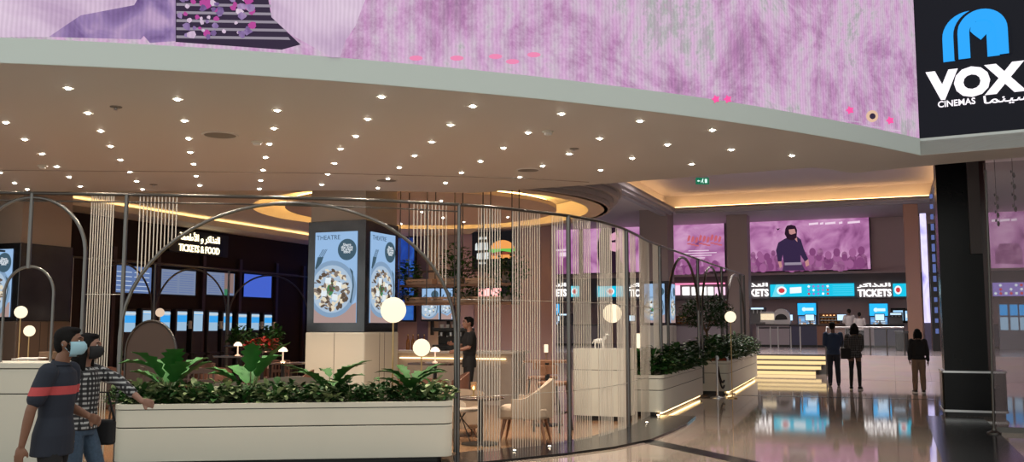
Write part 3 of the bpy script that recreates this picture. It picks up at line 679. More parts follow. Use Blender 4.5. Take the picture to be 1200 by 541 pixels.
m = MB(); m.box((0, 0, .006), (.30, .21, .012)); m.box((.05, .03, .017), (.30, .21, .01), .2); m.build('cards', mat('paper', (.8, .78, .74), .6), r)
q = F(47, 421, 1.2); r = thing('card_box', 'small brown box on the reception counter behind the walking man', 'box', (q.x, q.y + .25, 1.201), .1)
m = MB(); m.box((0, 0, .04), (.22, .14, .08)); m.box((0, 0, .083), (.23, .15, .012)); m.build('box_body', mat('brown_card', (.16, .09, .05), .6), r, bevel=.003)
# ================================================================ plants
leaf_d = mat('dark_leaf', (.016, .06, .012), .6, spec=.25, noise=.5, nscale=6)
leaf_m = mat('mid_leaf', (.022, .095, .016), .6, spec=.25, noise=.4, nscale=6)
leaf_v = mat('variegated_leaf', (.24, .31, .14), .5, noise=.5, nscale=25)
leaf_b = mat('bright_leaf', (.022, .13, .022), .6, spec=.25, noise=.3, nscale=8)
stem_m = mat('green_stem', (.10, .14, .05), .5)
flower = mat('white_petal', (.8, .8, .78), .5)
def leaf(mb, base, dirv, ln, w, droop=.4, k=0, seg=4, lobes=False):
    d = Vector(dirv).normalized(); side = d.cross(Vector((0, 0, 1)))
    if side.length < 1e-3: side = Vector((1, 0, 0))
    side.normalize(); p = Vector(base); L_, C_, R_ = [], [], []
    for i in range(seg + 1):
        t = i / seg; ww = w * (sin(pi * min(1, t * .92 + .06)) ** .7) * (1 if not lobes or i % 2 else .62)
        up = side.cross(d).normalized()
        L_.append(p - side * ww + up * ww * .35); C_.append(p.copy()); R_.append(p + side * ww + up * ww * .35)
        p = p + d * (ln / seg); d = (d + Vector((0, 0, -droop / seg))).normalized()
    n = seg + 1; fs = []
    for i in range(seg): fs += [(i, n + i, n + i + 1, i + 1), (n + i, 2 * n + i, 2 * n + i + 1, n + i + 1)]
    mb.add(L_ + C_ + R_, fs, k)
def shrub(label, loc, w, d, h, n, ln, mats, weights, group, cat='plant', flowers=0, name='leafy_shrub', seed=0):
    rg = random.Random(seed); r = thing(name, label, cat, loc, 0, group); m = MB(); st = MB()
    for i in range(n):
        a = rg.uniform(0, 2 * pi); q = rg.random() ** .5; x, y = w / 2 * q * cos(a), d / 2 * q * sin(a)
        z = h * (rg.uniform(.15, 1)) * (1 - .45 * q * q); k = rg.choices(range(len(mats)), weights)[0]
        leaf(m, (x, y, z), (cos(a) + rg.uniform(-.8, .8), sin(a) + rg.uniform(-.8, .8), rg.uniform(-.1, .9)), ln * rg.uniform(.7, 1.2), ln * rg.uniform(.26, .38), rg.uniform(.3, 1), k, 3)
        if i % 6 == 0: st.tube([(x * .2, y * .2, 0), (x * .7, y * .7, z * .6), (x, y, z)], .004, 4)
    m.build('foliage', mats, r, smooth=80); st.build('stems', stem_m, r)
    if flowers:
        f = MB()
        for i in range(flowers):
            a = rg.uniform(0, 6.28); q = rg.random() ** .5; c = Vector((w / 2 * q * cos(a), d / 2 * q * sin(a), h * rg.uniform(.8, 1.08)))
            for j in range(5):
                t = j * 1.257; leaf(f, c, (cos(t), sin(t), .35), .05, .02, .2, 0, 2)
            f.ell(c + Vector((0, 0, .01)), .010, 8)
        f.build('blossoms', flower, r)
    return r
def bigplant(label, loc, n, ln, h, mt, group, seed, up=.9, wide=.24, lob=True):
    rg = random.Random(seed); r = thing('broad_leaf_plant', label, 'plant', loc, 0, group); m = MB(); st = MB()
    for i in range(n):
        a = 2 * pi * i / n + rg.uniform(-.3, .3); el = rg.uniform(up * .55, up * 1.3); rr = rg.uniform(.06, .14); hh = h * rg.uniform(.45, 1)
        b = Vector((rr * cos(a), rr * sin(a), hh)); st.tube([(0, 0, 0), (b.x * .5, b.y * .5, hh * .6), b], .008, 6)
        leaf(m, b, (cos(a), sin(a), el), ln * rg.uniform(.8, 1.15), ln * wide, .9, 0, 9, lob)
    m.build('leaves', mt, r, smooth=80); st.build('stalks', stem_m, r); return r
def inA(px, dep, z=.70): s = onl(PAo + PAn * dep, PAd, px, .85); q = PAo + PAn * dep + PAd * s; return (q.x, q.y, z)
names = ['left end of', 'hand of the woman over', 'first broad-leaf plant in', 'gap after the first broad-leaf plant in', 'left of the second broad-leaf plant in', 'second broad-leaf plant in', 'left middle of', 'middle of', 'right middle of', 'foot of the spiky plant in', 'right of the spiky plant in', 'front of the last broad-leaf plant in', 'right end of']
lx = [148, 172, 202, 225, 258, 292, 322, 350, 380, 412, 440, 478, 512]
for i, (x, nm) in enumerate(zip(lx, names)):
    v = i in (1, 3, 4, 6, 8, 12)
    shrub('%s low shrub at the %s the foreground planter' % ('pale variegated' if v else 'dark green', nm), inA(x, .28 if v else .36), .40 if v else .46, .36, .27 if v else .23, 120 if v else 150, .12 if v else .085, [leaf_d, leaf_m, leaf_v], [3, 2, 7] if v else [6, 3, .5], 'low shrubs in the foreground planter', seed=i)
for i, x in enumerate([160, 215, 275, 335, 395, 450, 500]):
    shrub('dark low shrub in the foreground planter\'s back row, number %s from the left' % ['one', 'two', 'three', 'four', 'five', 'six', 'seven'][i], inA(x, .62), .6, .25, .26, 130, .09, [leaf_d, leaf_m], [6, 2], 'back row shrubs in the foreground planter', seed=i + 40)
bigplant('tall bright broad-leaf plant above the pointing hand at the planter\'s left', inA(198, .45), 10, .48, .36, leaf_b, 'broad-leaf plants in the foreground planter', 2, 1.1, .30)
bigplant('upright light green broad-leaf plant left of the beige screen pillar', inA(293, .45), 8, .46, .38, leaf_b, 'broad-leaf plants in the foreground planter', 5, 1.6, .28)
bigplant('spiky dark broad-leaf plant in front of the beige screen pillar', inA(388, .45), 12, .52, .30, leaf_m, 'broad-leaf plants in the foreground planter', 8, .9, .16)
bigplant('dark broad-leaf plant at the planter\'s right end under the small globe lamp', inA(482, .45), 12, .46, .30, leaf_m, 'broad-leaf plants in the foreground planter', 9, .9, .17)
for i in range(5):
    q = PBo + PBd * (.45 + i * .98) + PBn * .38
    shrub('dense dark fern in the second planter, %s' % ['nearest the strands', 'second from the strands', 'in its middle', 'second from its far end', 'at its far end'][i], (q.x, q.y, .70), 1.05, .66, .52, 420, .15, [leaf_d, leaf_m, leaf_v], [8, 4, .25], 'ferns in the second planter', name='fern', flowers=6 if i > 2 else 0, seed=60 + i)
for i in range(6):
    q = PCo + PCd * (.5 + i * 1.25) + PCn * .5
    shrub('green shrub in the planter beside the steps, %s' % ['at its near end', 'second from its near end', 'just before its middle', 'just past its middle', 'second from its far end', 'at its far end'][i], (q.x, q.y, .76), 1.3, .9, .62, 380, .15, [leaf_d, leaf_m, leaf_v], [6, 5, 1], 'shrubs in the planter beside the steps', flowers=12 if i in (0, 3, 4) else 2, seed=80 + i)
# ================================================================ display pillars
disp_bg = emit('display_sky_blue', (.30, .48, .74), 1.0)
plate_m = emit('plate_blue', (.22, .34, .50), 1.0); plate_in = emit('plate_pale', (.40, .52, .66), 1.0)
pasta = [emit('pasta_cream', (.75, .66, .50), 1.), emit('pasta_brown', (.10, .07, .05), 1.), emit('herb_green', (.06, .22, .08), 1.), emit('cheese_white', (.75, .82, .86), 1.), emit('mushroom_grey', (.22, .17, .14), 1.)]
badge_m = emit('badge_slate', (.05, .10, .14), 1.); wood_pic = emit('table_wood_picture', (.40, .28, .26), 1.); inktxt = emit('ink_text', (.05, .09, .14), 1.); whtxt = emit('white_text', (.85, .9, .95), 1.)
def food_display(root, w, h, seed=1, kind='pasta', tx=True):
    """portrait advert: food on a round plate; local x-z plane, facing -y; origin at its lower centre"""
    rg = random.Random(seed); m = MB(); m.box((0, .03, h / 2), (w, .06, h)); scr = m.build('display', disp_bg, root)
    def sub(nm, pts, mt, y): 
        mm = MB(); flat(mm, pts, y, th=.003); return mm.build(nm, mt, scr)
    sub('picture_area', [(-w / 2, 0), (w / 2, 0), (w / 2, h * .22), (w * .1, h * .12), (-w / 2, h * .2)], wood_pic, -.003)
    cx, cz, rr = -w * .08, h * .37, w * .58
    def clip(pts): return [(max(-w / 2, min(w / 2, x)), z) for x, z in pts]
    sub('plate_picture', clip(disc_pts(cx, cz, rr, rr, 32)), plate_m, -.006); sub('plate_picture', clip(disc_pts(cx, cz, rr * .84, rr * .84, 32)), plate_in, -.009)
    mm = MB()
    for i in range(150 if kind == 'pasta' else 30):
        a = rg.uniform(0, 6.28); q = rr * .72 * rg.random() ** .5; x, z = cx + q * cos(a), cz + q * sin(a); b = rg.uniform(0, 6.28); l1, l2 = w * rg.uniform(.035, .07), w * rg.uniform(.018, .03)
        k = 2 if q < rr * .2 and rg.random() < .6 else rg.choices([0, 1, 4], [5, 4, 2])[0]
        pts = [(x + l1 * cos(b + t) * (1 if j % 2 else .9) , z + (l1 * sin(b + t) * .6 + l2 * cos(t))) for j, t in enumerate([0, 1.2, 2.2, 3.2, 4.3, 5.3])]
        flat(mm, clip(pts), -.012 - i * .0001, k, th=.002)
    for i in range(4):
        a = rg.uniform(0, 6.28); q = rr * .33; x, z = cx + q * cos(i * 1.6 + .4), cz + q * sin(i * 1.6 + .4); s = w * .07
        flat(mm, clip([(x - s, z - s * .8), (x + s * .9, z - s), (x + s, z + s * .8), (x - s * .8, z + s)]), -.025, 3, th=.002)
    mm.build('food_picture', pasta, scr)
    sub('badge', disc_pts(w * .27, h * .80, w * .22, w * .22, 28), badge_m, -.007)
    # fork
    fx, fz = -w * .36, h * .72
    mm = MB()
    for t in (-.05, -.018, .018, .05): flat(mm, [(fx + w * t - .006, fz), (fx + w * t + .006, fz), (fx + w * (t + .10) + .006, fz + h * .09), (fx + w * (t + .10) - .006, fz + h * .09)], -.008, th=.003)
    flat(mm, clip([(fx - w * .07, fz + .01), (fx + w * .07, fz + .01), (fx + w * .02, fz - h * .06), (fx - w * .1, fz - h * .13), (fx - w * .13, fz - h * .12)]), -.008, th=.003); mm.build('fork_picture', badge_m, scr)
    mm = MB(); flat(mm, [(w * .36, h * .22), (w * .39, h * .21), (w * .45, h * .40), (w * .42, h * .56), (w * .34, h * .60), (w * .40, h * .52), (w * .42, h * .40)], -.014, th=.003); mm.build('knife_picture', badge_m, scr)
    if tx:
        text_mesh('lettering', 'THEATRE', w * .135, inktxt, scr, (-w * .18, -.008, h * .915), (pi / 2, 0, 0), 'CENTER', .0, .001)
        for i, t in enumerate(('Share', 'the love', 'of great', 'food')):
            text_mesh('lettering', t, w * .085, whtxt, scr, (w * .27, -.012, h * (.838 - i * .026)), (pi / 2, 0, 0), 'CENTER', .0004, .001)
    return scr
def pillar_thing(label, loc, side, z_top, dz0, dz1, cz0, cz1, dw, faces=('front', 'right'), capm=None, cat='pillar', seed=1, base=cream, tx=True):
    r = thing('display_pillar', label, cat, (loc[0], loc[1], 0), RZ); h = side / 2
    m = MB(); m.box((0, 0, cz0 / 2), (side + .06, side + .06, cz0)); m.build('base_cladding', base, r, bevel=.03)
    m = MB()
    for sx in (-1, 1):
        m.box((sx * .0, -(side + .06) / 2 - .001, cz0 / 2), (.008, .006, cz0 - .02)); m.box(((side + .06) / 2 + .001, .1 * sx, cz0 / 2), (.006, .008, cz0 - .02))
    m.build('panel_joint', seam, r)
    m = MB(); m.box((0, 0, (cz0 + cz1) / 2), (side + .03, side + .03, cz1 - cz0)); m.build('screen_surround', mat('dark_mirror_metal', (.10, .105, .115), .22, .9, noise=.5, nscale=2), r, bevel=.01)
    m = MB(); m.box((0, 0, (cz1 + z_top) / 2), (side - .04, side - .04, z_top - cz1)); m.build('shaft', capm or mat('pillar_stone', (.36, .29, .24), .6), r)
    for f in faces:
        e = bpy.data.objects.new('advert_screen', None); COL.objects.link(e); e.parent = r
        if f == 'front': e.location = (0, -h - .035, dz0)
        if f == 'right': e.location = (h + .035, 0, dz0); e.rotation_euler.z = pi / 2
        # frame and picture hang under the pillar as part > sub-part
        scr = food_display(e, dw, dz1 - dz0, seed, tx=tx)
        for ch in list(scr.children):
            ch.matrix_parent_inverse = Matrix.Identity(4)
        flatten(e, r)
    return r
def flatten(e, r):         # hand the children of a helper empty over to the thing itself
    M = e.matrix_basis.copy()
    for ch in list(e.children):
        B = ch.matrix_basis.copy(); ch.parent = r; ch.matrix_basis = M @ B
    bpy.data.objects.remove(e)
# near pillar: corner nearest to us at column 428
d0 = 18.6; c = D(428, 300, d0).xy; side = 1.32; ctr = c - V2d * side / 2 + U2 * side / 2
ZP = lambda py, dd=18.9: D(420, py, dd).z
pillar_thing('beige square pillar carrying two tall pasta advert screens in a dark metal surround', ctr, side, ZR, ZP(378), ZP(272), ZP(389), ZP(259), .98)
# far left pillar with a screen, cut by the photo's edge
c = D(26, 300, 19.2).xy; ctr2 = c - V2d * .7 + U2 * .65
pillar_thing('square pillar with an advert screen at the left edge, cut by the frame', ctr2, 1.3, ZR + .35, D(12, 371, 19.2).z, D(12, 291, 19.2).z, D(12, 376, 19.2).z, D(12, 284, 19.2).z, .92, faces=('front',), base=mat('brown_cladding', (.12, .08, .06), .5), seed=4)
# third pillar on the concourse side
c = D(783, 300, 46.).xy; ctr3 = c - V2d * .72 + U2 * .72
pillar_thing('square mauve pillar with portrait screens behind the strand screen', ctr3, 1.44, ZH, D(775, 378, 46.).z, D(775, 332, 46.).z, D(775, 381, 46.).z, D(775, 329, 46.).z, 1.02, capm=mat('mauve_pillar', (.34, .28, .27), .6), seed=6, tx=False)
# ================================================================ ticket wall of the restaurant
rw = thing('ticket_sign', 'black sign box with glowing Arabic letters over TICKETS & FOOD on the dark wall', 'sign', (0, 0, 0), 0)
s0, s1 = onl(SW0, U2, 194, 4), onl(SW0, U2, 263, 4); q = SW0 + U2 * (s0 + s1) / 2 + V2d * .1
rw.location = (q.x, q.y, D(228, 285, q.y).z); rw.rotation_euler.z = RZ + pi / 2 ; L = s1 - s0
# on a wall running along U and facing V, local x = U and local -y = V
def side_frame(px, py, off=.05):
    s = onl(SW0, U2, px, 3); q = SW0 + U2 * s + V2d * off; return q, D(px, py, q.y).z
m = MB(); m.box((0, .02, 0), (L, .12, .62)); m.build('sign_box', mat('sign_black', (.004, .004, .005), .4), rw)
warmw = emit('warm_lettering', (1, .84, .52), 2.6)
z_en = D(228, 296, q.y).z - rw.location.z; z_ar = D(228, 283, q.y).z - rw.location.z
te = text_mesh('lettering', 'TICKETS & FOOD', .27, warmw, rw, (-.02, -.055, z_en), (pi / 2, 0, 0), 'CENTER', .003, .01)
aw = onl(SW0, U2, 252, 4) - onl(SW0, U2, 204.5, 4); te.scale.x = aw / (max(v.co.x for v in te.data.vertices) - min(v.co.x for v in te.data.vertices))
ta = text_mesh('lettering', '\uFE94\uFEE4\uFECC\uFEC3\uFEF7\uFE8D \uFEED \uFEAE\uFEDB\uFE8D\uFEAC\uFE98\uFEDF\uFE8D', .26, warmw, rw, (-.02, -.055, z_ar), (pi / 2, 0, 0), 'CENTER', .003, .01)
ww = (max(v.co.x for v in ta.data.vertices) - min(v.co.x for v in ta.data.vertices)); ta.scale.x = aw / max(ww, .1)
ta.location.x = -.02
scrn = emit('menu_blue', (.18, .29, .60), .62); scrn2 = emit('menu_pale', (.30, .38, .58), .6); menu_line = emit('menu_line', (.10, .15, .34), 1.); menu_w = emit('menu_white', (.62, .72, .86), .9)
for i, (x0, x1, y0, y1, mt, lab) in enumerate(((132, 174.5, 312, 343, scrn, 'leftmost wide menu screen on the dark wall, blue with pale rows'), (186.5, 226.5, 316.5, 345, scrn2, 'second menu screen from the left, pale with many price rows'), (240, 272, 319.5, 345.5, scrn2, 'third menu screen from the left, with a green and tan corner'), (283.5, 315.5, 322, 348, emit('plain_blue', (.07, .15, .72), .8), 'rightmost menu screen on the dark wall, plain blue'))):
    q0, za = side_frame(x0, y1); q1, zb = side_frame(x1, y1); _, zt = side_frame((x0 + x1) / 2, y0); _, zb = side_frame((x0 + x1) / 2, y1); L = (q1 - q0).length; h = zt - zb
    r = thing('menu_screen', lab, 'menu screen', ((q0.x + q1.x) / 2, (q0.y + q1.y) / 2, zb), RZ + pi / 2, 'menu screens over the kiosks')
    m = MB(); m.box((0, .0, h / 2), (L + .06, .06, h + .06)); m.build('bezel', black, r)
    m = MB(); flat(m, [(-L / 2, 0), (L / 2, 0), (L / 2, h), (-L / 2, h)], -.036); pic = m.build('picture', mt, r)
    m = MB()
    if i < 3:
        for k in range(9 if i else 5):
            z = h * (.08 + k * (.095 if i else .17)); 
            for c0 in ((-.46, -.05), (.02, .44)): flat(m, [(L * c0[0], z), (L * c0[1], z), (L * c0[1], z + h * .025), (L * c0[0], z + h * .025)], -.041)
        m.build('menu_rows', menu_w if i == 0 else menu_line, pic)
    if i == 2:
        m = MB(); flat(m, [(L * .12, h * .1), (L * .46, h * .1), (L * .46, h), (L * .12, h)], -.046); m.build('picture_area', emit('tan_picture', (.30, .20, .18), .8), pic)
        m = MB(); flat(m, [(L * .12, 0), (L * .26, 0), (L * .26, h * .28), (L * .12, h * .28)], -.052); m.build('picture_area', emit('green_picture', (.05, .25, .12), .8), pic)
kio = [(142,154,365,389),(163,175,364,388),(183,195,365,388),(203,214.5,365,387.5),(222,233.5,365,388),(240,251,366,387.5),(257.5,267,367,387),(274.5,284.5,368,387),(290,299,368,386.5),(305,314,369,386)]
kb = emit('kiosk_blue', (.04, .36, .85), 1.); kp = emit('kiosk_pale', (.36, .55, .74), .9); kw = emit('kiosk_white', (.6, .72, .8), .9)
ords = ['first', 'second', 'third', 'fourth', 'fifth', 'sixth', 'seventh', 'eighth', 'ninth', 'tenth']
for i, (x0, x1, y0, y1) in enumerate(kio):
    q, zb = side_frame((x0 + x1) / 2, y1, .12); _, zt = side_frame((x0 + x1) / 2, y0, .12); w = .36; h = zt - zb
    r = thing('ticket_kiosk', 'self-service ticket kiosk with a blue and white screen, %s from the left in the row' % ords[i], 'ticket kiosk', (q.x, q.y, .006), RZ + pi / 2, 'ticket kiosks along the dark wall')
    m = MB(); m.prism(rrect(-.24, .24, -.10, .10, .03), .0, .9); m.prism(rrect(-.22, .22, -.06, .10, .03), .9, zt + .06); m.box((0, -.05, .86), (.46, .22, .05)); m.build('cabinet', mat('kiosk_dark', (.02, .012, .014), .35), r, bevel=.008)
    m = MB(); flat(m, [(-w / 2, zb), (w / 2, zb), (w / 2, zt), (-w / 2, zt)], -.068); s_ = m.build('display', kp, r)
    m = MB(); a_, b_ = (.45, .80) if i not in (1, 4) else (.82, .9); flat(m, [(-w / 2, zb + h * a_), (w / 2, zb + h * a_), (w / 2, zb + h * b_), (-w / 2, zb + h * b_)], -.073); m.build('picture_area', kb, s_)
    m = MB(); flat(m, [(-w / 2, zt - h * .15), (w / 2, zt - h * .15), (w / 2, zt - h * .05), (-w / 2, zt - h * .05)], -.078); m.build('picture_area', kw, s_)
    if i in (3, 5, 8, 9):
        m = MB(); m.box((.34, -.05, (zb + zt) / 2 - .1), (.09, .06, .22)); m.box((.27, .0, (zb + zt) / 2 - .1), (.1, .02, .04)); m.build('card_reader', mat('reader_grey', (.45, .44, .42), .4), r)
# dark vertical fins between the kiosks are part of the wall lining
m = MB()
for px in (128, 180, 234, 277, 320, 352):
    q, z = side_frame(px, 380, .04); m.prism([q, q + U2 * .12, q + U2 * .12 + V2d * .08, q + V2d * .08], 0, 3.6)
struct('trim_30', m, mat('maroon_fin', (.035, .016, .018), .4))
q, z = side_frame(128, 300, .03); q2, _ = side_frame(345, 300, .03); zz = D(230, 308, 25.).z
m = MB(); m.prism([q, q2, q2 + V2d * .1, q + V2d * .1], zz - .06, zz); struct('trim_31', m, mat('maroon_fin', (.035, .016, .018), .4))
# ================================================================ blue video wall behind the pillar
def bar_frame(px, py, off=.06):
    s = onl(BR0, V2d, px, 3); q = BR0 + V2d * s - U2 * off; return q, D(px, py, q.y).z
def back_thing(name, label, cat, x0, x1, y0, y1, fr, mt, pname='panel', off=.05, th=.08, group=None, bezel=None, bw=.05):
    xm = (x0 + x1) / 2; q0, _ = fr(x0, y1, off); q1, _ = fr(x1, y1, off); _, zt = fr(xm, y0, off); _, zb = fr(xm, y1, off); w, h = (q1 - q0).length, zt - zb
    r = thing(name, label, cat, ((q0.x + q1.x) / 2, (q0.y + q1.y) / 2, zb), RZ, group)
    if bezel:
        m = MB(); m.box((0, th / 2 + .01, h / 2), (w + bw * 2, th, h + bw * 2)); m.build('bezel', bezel, r)
        m = MB(); m.box((0, -.004, h / 2), (w, .03, h)); p_ = m.build(pname, mt, r)
    else:
        m = MB(); m.box((0, th / 2 - .01, h / 2), (w, th, h)); p_ = m.build(pname, mt, r)
    return r, w, h, p_
blu = screen_mat('blue_video_picture', [(.35, (.008, .03, .24)), (.52, (.02, .10, .60)), (.66, (.05, .25, .85))], 1.6, 4, .55)
r, w, h, p_ = back_thing('video_display', 'deep blue video panel half hidden behind the beige screen pillar', 'video screen', 353.5, 489, 281, 375, bar_frame, blu, 'display', .25, .1, None, black)
# wall lining panels beside it
for x0, x1, mt in ((490, 503, mat('plum_panel', (.13, .10, .18), .5)), (503, 515, tanw), (515, 536, mat('grey_panel', (.38, .33, .37), .5)), (538, 556, mat('lilac_panel', (.46, .36, .50), .5))):
    a, _ = bar_frame(x0, 300, .0); b, _ = bar_frame(x1, 300, .0)
    m = MB(); m.prism([a, b, b - U2 * .05, a - U2 * .05], 0, ZR); struct('trim_%d' % (32 + int(x0) % 7), m, mt)
r, w, h, p_ = back_thing('burger_sign', 'black menu board with a burger picture behind the hanging shelf', 'sign', 555, 603, 271, 316, bar_frame, emit('board_black', (.006, .006, .008), 1.), 'board', .12, .08)
m = MB(); cx, cz = w * .24, h * .5; bun = emit('bun_orange', (.75, .30, .08), 1.2)
flat(m, [(cx + .42 * cos(a), cz + .02 + .30 * sin(a)) for a in [pi * i / 12 for i in range(13)]], -.02, 0); flat(m, [(cx - .42, cz - .26), (cx + .42, cz - .26), (cx + .40, cz - .14), (cx - .40, cz - .14)], -.02, 0)
flat(m, [(cx - .46, cz - .02), (cx - .3, cz - .07), (cx, cz - .02), (cx + .3, cz - .07), (cx + .46, cz - .02), (cx + .44, cz + .05), (cx - .44, cz + .05)], -.024, 1); flat(m, [(cx - .43, cz - .14), (cx + .43, cz - .14), (cx + .43, cz - .05), (cx - .43, cz - .05)], -.022, 2)
m.build('burger_picture', [bun, emit('lettuce', (.15, .55, .10), 1.), emit('patty', (.25, .05, .03), 1.)], p_)
m = MB(); rg = random.Random(31)
for z, hh_, x0, x1 in ((.80, .07, -.34, -.14), (.52, .20, -.42, -.08), (.28, .18, -.38, -.10), (.16, .05, -.32, -.16)):      # blurred white headline, too soft to read
    x = x0
    while x < x1 - .02:
        d_ = rg.uniform(.025, .05); flat(m, [(w * x, h * z), (w * (x + d_), h * z), (w * (x + d_ * rg.uniform(.8, 1.)), h * (z + hh_)), (w * (x + d_ * .1), h * (z + hh_ * rg.uniform(.8, 1.)))], -.02); x += d_ * 1.15
m.build('headline_picture', emit('board_white', (.75, .8, .8), 1.), p_)
r, w, h, p_ = back_thing('diner_sign', 'long low sign with glowing pink DINE letters behind the strands', 'sign', 560, 598, 336, 349, bar_frame, emit('board_black', (.006, .006, .008), 1.), 'board', .12, .08)
text_mesh('lettering', 'DINE', h * .95, emit('pink_letters', (1, .35, .35), 2.2), p_, (-w * .08, -.02, h * .15), (pi / 2, 0, 0), 'CENTER', .03, .004)
for (x0, x1, lab, sd) in ((500.5, 520, 'small portrait food advert screen under the hanging shelf, left one', 3), (523, 535, 'small portrait food advert screen under the hanging shelf, right one', 5)):
    q0, zb = bar_frame(x0, 374, .35); q1, _ = bar_frame(x1, 374, .35); _, zt = bar_frame(x0, 338, .35); w = (q1 - q0).length; h = zt - zb
    r = thing('advert_screen', lab, 'advert screen', ((q0.x + q1.x) / 2, (q0.y + q1.y) / 2, zb), RZ, 'portrait adverts behind the bar')
    m = MB(); m.box((0, .09, h / 2), (w + .12, .06, h + .12)); m.box((0, .15, h / 2 - .5), (.1, .06, h)); m.build('bezel', black, r); food_display(r, w, h, sd, 'dog', False)
# ================================================================ bar, hanging shelf
b0, b1 = D(462, 400, 20.4).xy, None
s_ = onl(b0, V2d, 601, 1.1); r = thing('bar_counter', 'long pale stone bar counter behind the restaurant tables', 'counter', (b0.x, b0.y, .006), RZ)
L = s_; m = MB(); m.prism(rrect(0, L, 0, .8, .05), .0, 1.04); m.build('counter_front', mat('pale_stone', (.42, .35, .30), .4, noise=.1), r)
m = MB(); m.prism(rrect(-.06, L + .06, -.08, .86, .05), 1.04, 1.10); m.build('worktop', mat('pale_top', (.60, .54, .48), .2), r, bevel=.01)
m = MB(); m.box((L / 2, -.02, .94), (L - .3, .02, .018)); m.build('light_strip', emit('bar_led', (1, .66, .30), 5), r)
BB = b0
def on_bar(px, dy=.3): s = onl(BB + U2 * dy, V2d, px, 1.2); q = BB + U2 * dy + V2d * s; return q
brass = mat('brass', (.55, .38, .18), .3, 1.)
glassware = mat('bottle_green', (.03, .07, .04), .1)
rg = random.Random(5)
for i, px in enumerate((478, 484, 490, 497)):
    q = on_bar(px); r = thing('bottle', 'amber bottle on the bar counter, %s from the left' % ords[i], 'bottle', (q.x, q.y, 1.107), 0, 'bottles on the bar counter')
    m = MB(); m.lathe([(.04, 0), (.042, .15), (.035, .2), (.014, .25), (.014, .31)], n=14); m.build('bottle_body', mat('amber_glass', (.25, .10, .03), .1), r, smooth=50)
    m = MB(); m.lathe([(.016, .308), (.016, .335), (.01, .336)], n=12); m.build('cap', brass, r, smooth=50)
q = on_bar(531, .35); r = thing('espresso_machine', 'black chrome espresso machine on the bar counter beside the tall post', 'coffee machine', (q.x, q.y, 1.107), RZ)
m = MB(); m.box((0, 0, .06), (.75, .5, .12)); m.box((0, .12, .26), (.72, .26, .30)); m.box((0, 0, .44), (.78, .5, .08)); m.build('housing', black, r, bevel=.015)
for k in (-.22, 0, .22):
    m = MB(); m.cyl((k, -.12, .30), (k, -.12, .38), .035); m.cyl((k, -.12, .31), (k, -.30, .30), .012); m.build('brew_group', steel, r, smooth=40)
for k in range(5):
    m = MB(); m.lathe([(.03, .48), (.042, .55), (.040, .55), (.028, .485)], c=(-.28 + k * .14, .02, 0), n=14); m.build('cup', mat('cup_white', (.7, .68, .65), .3), r, smooth=40)
q = on_bar(512, .2); r = thing('serving_tray', 'dark tray of plates on the bar counter beside the espresso machine', 'tray', (q.x, q.y, 1.107), RZ)
m = MB(); m.prism(rrect(-.3, .3, -.2, .2, .05), 0, .03); m.build('tray_base', black, r)
for k in (-.12, .12):
    m = MB(); m.lathe([(.05, .03), (.10, .05), (.098, .055), (.04, .036)], c=(k, 0, 0), n=20); m.build('plate', mat('cup_white', (.7, .68, .65), .3), r, smooth=40)
# hanging shelf
z1, z2, z3 = D(530, 356, 20.2).z, D(530, 335, 20.2).z, D(530, 318, 20.2).z
h0 = D(468, 350, 20.2).xy; L = onl(h0, V2d, 600, 2.3); r = thing('hanging_shelf', 'hanging two-tier timber and steel shelf over the bar counter', 'shelf', (h0.x, h0.y, z1), RZ)
timber = mat('timber', (.24, .12, .06), .45, noise=.3, nscale=12)
for z in (0, z2 - z1):
    m = MB(); m.box((L / 2, .2, z), (L, .40, .05)); m.build('shelf_board', timber, r)
m = MB()
for y in (0, .4): m.tube([(0, y, z3 - z1), (L, y, z3 - z1)], .012, 6)
m.build('top_rail', dkmetal, r)
for k in range(5):
    m = MB()
    for y in (0.0, .4): m.cyl((L * k / 4, y, -.03), (L * k / 4, y, ZR - z1), .012, n=6)
    m.build('hanger', dkmetal, r)
SH = (h0, z1, z2, L)
for i, (px, wd, tier) in enumerate(((485, .5, 0), (500, .45, 0), (516, .45, 0), (541, .5, 0), (556, .5, 0), (572, .5, 0), (481, .3, 1), (495.5, .35, 1), (518, .28, 1), (529, .3, 1), (551, .3, 1), (567, .4, 1))):
    s = onl(h0, V2d, px, 2.3); q = h0 + V2d * s + U2 * .2; z = (z1 if tier == 0 else z2) + .026
    r = thing('timber_crate', 'small timber crate on the %s board of the hanging shelf, %s from the left' % ('lower' if not tier else 'upper', ords[i % 6]), 'crate', (q.x, q.y, z), RZ, 'crates on the hanging shelf')
    m = MB(); h = .13
    for k in range(2): m.box((0, -.12, .035 + k * .06), (wd, .015, .045)); m.box((0, .12, .035 + k * .06), (wd, .015, .045))
    m.box((0, 0, .01), (wd, .24, .02)); m.box((-wd / 2 + .01, 0, .062), (.02, .24, .12)); m.box((wd / 2 - .01, 0, .062), (.02, .24, .12)); m.build('slatted_box', mat('crate_wood', (.60, .38, .24), .5, noise=.3), r)
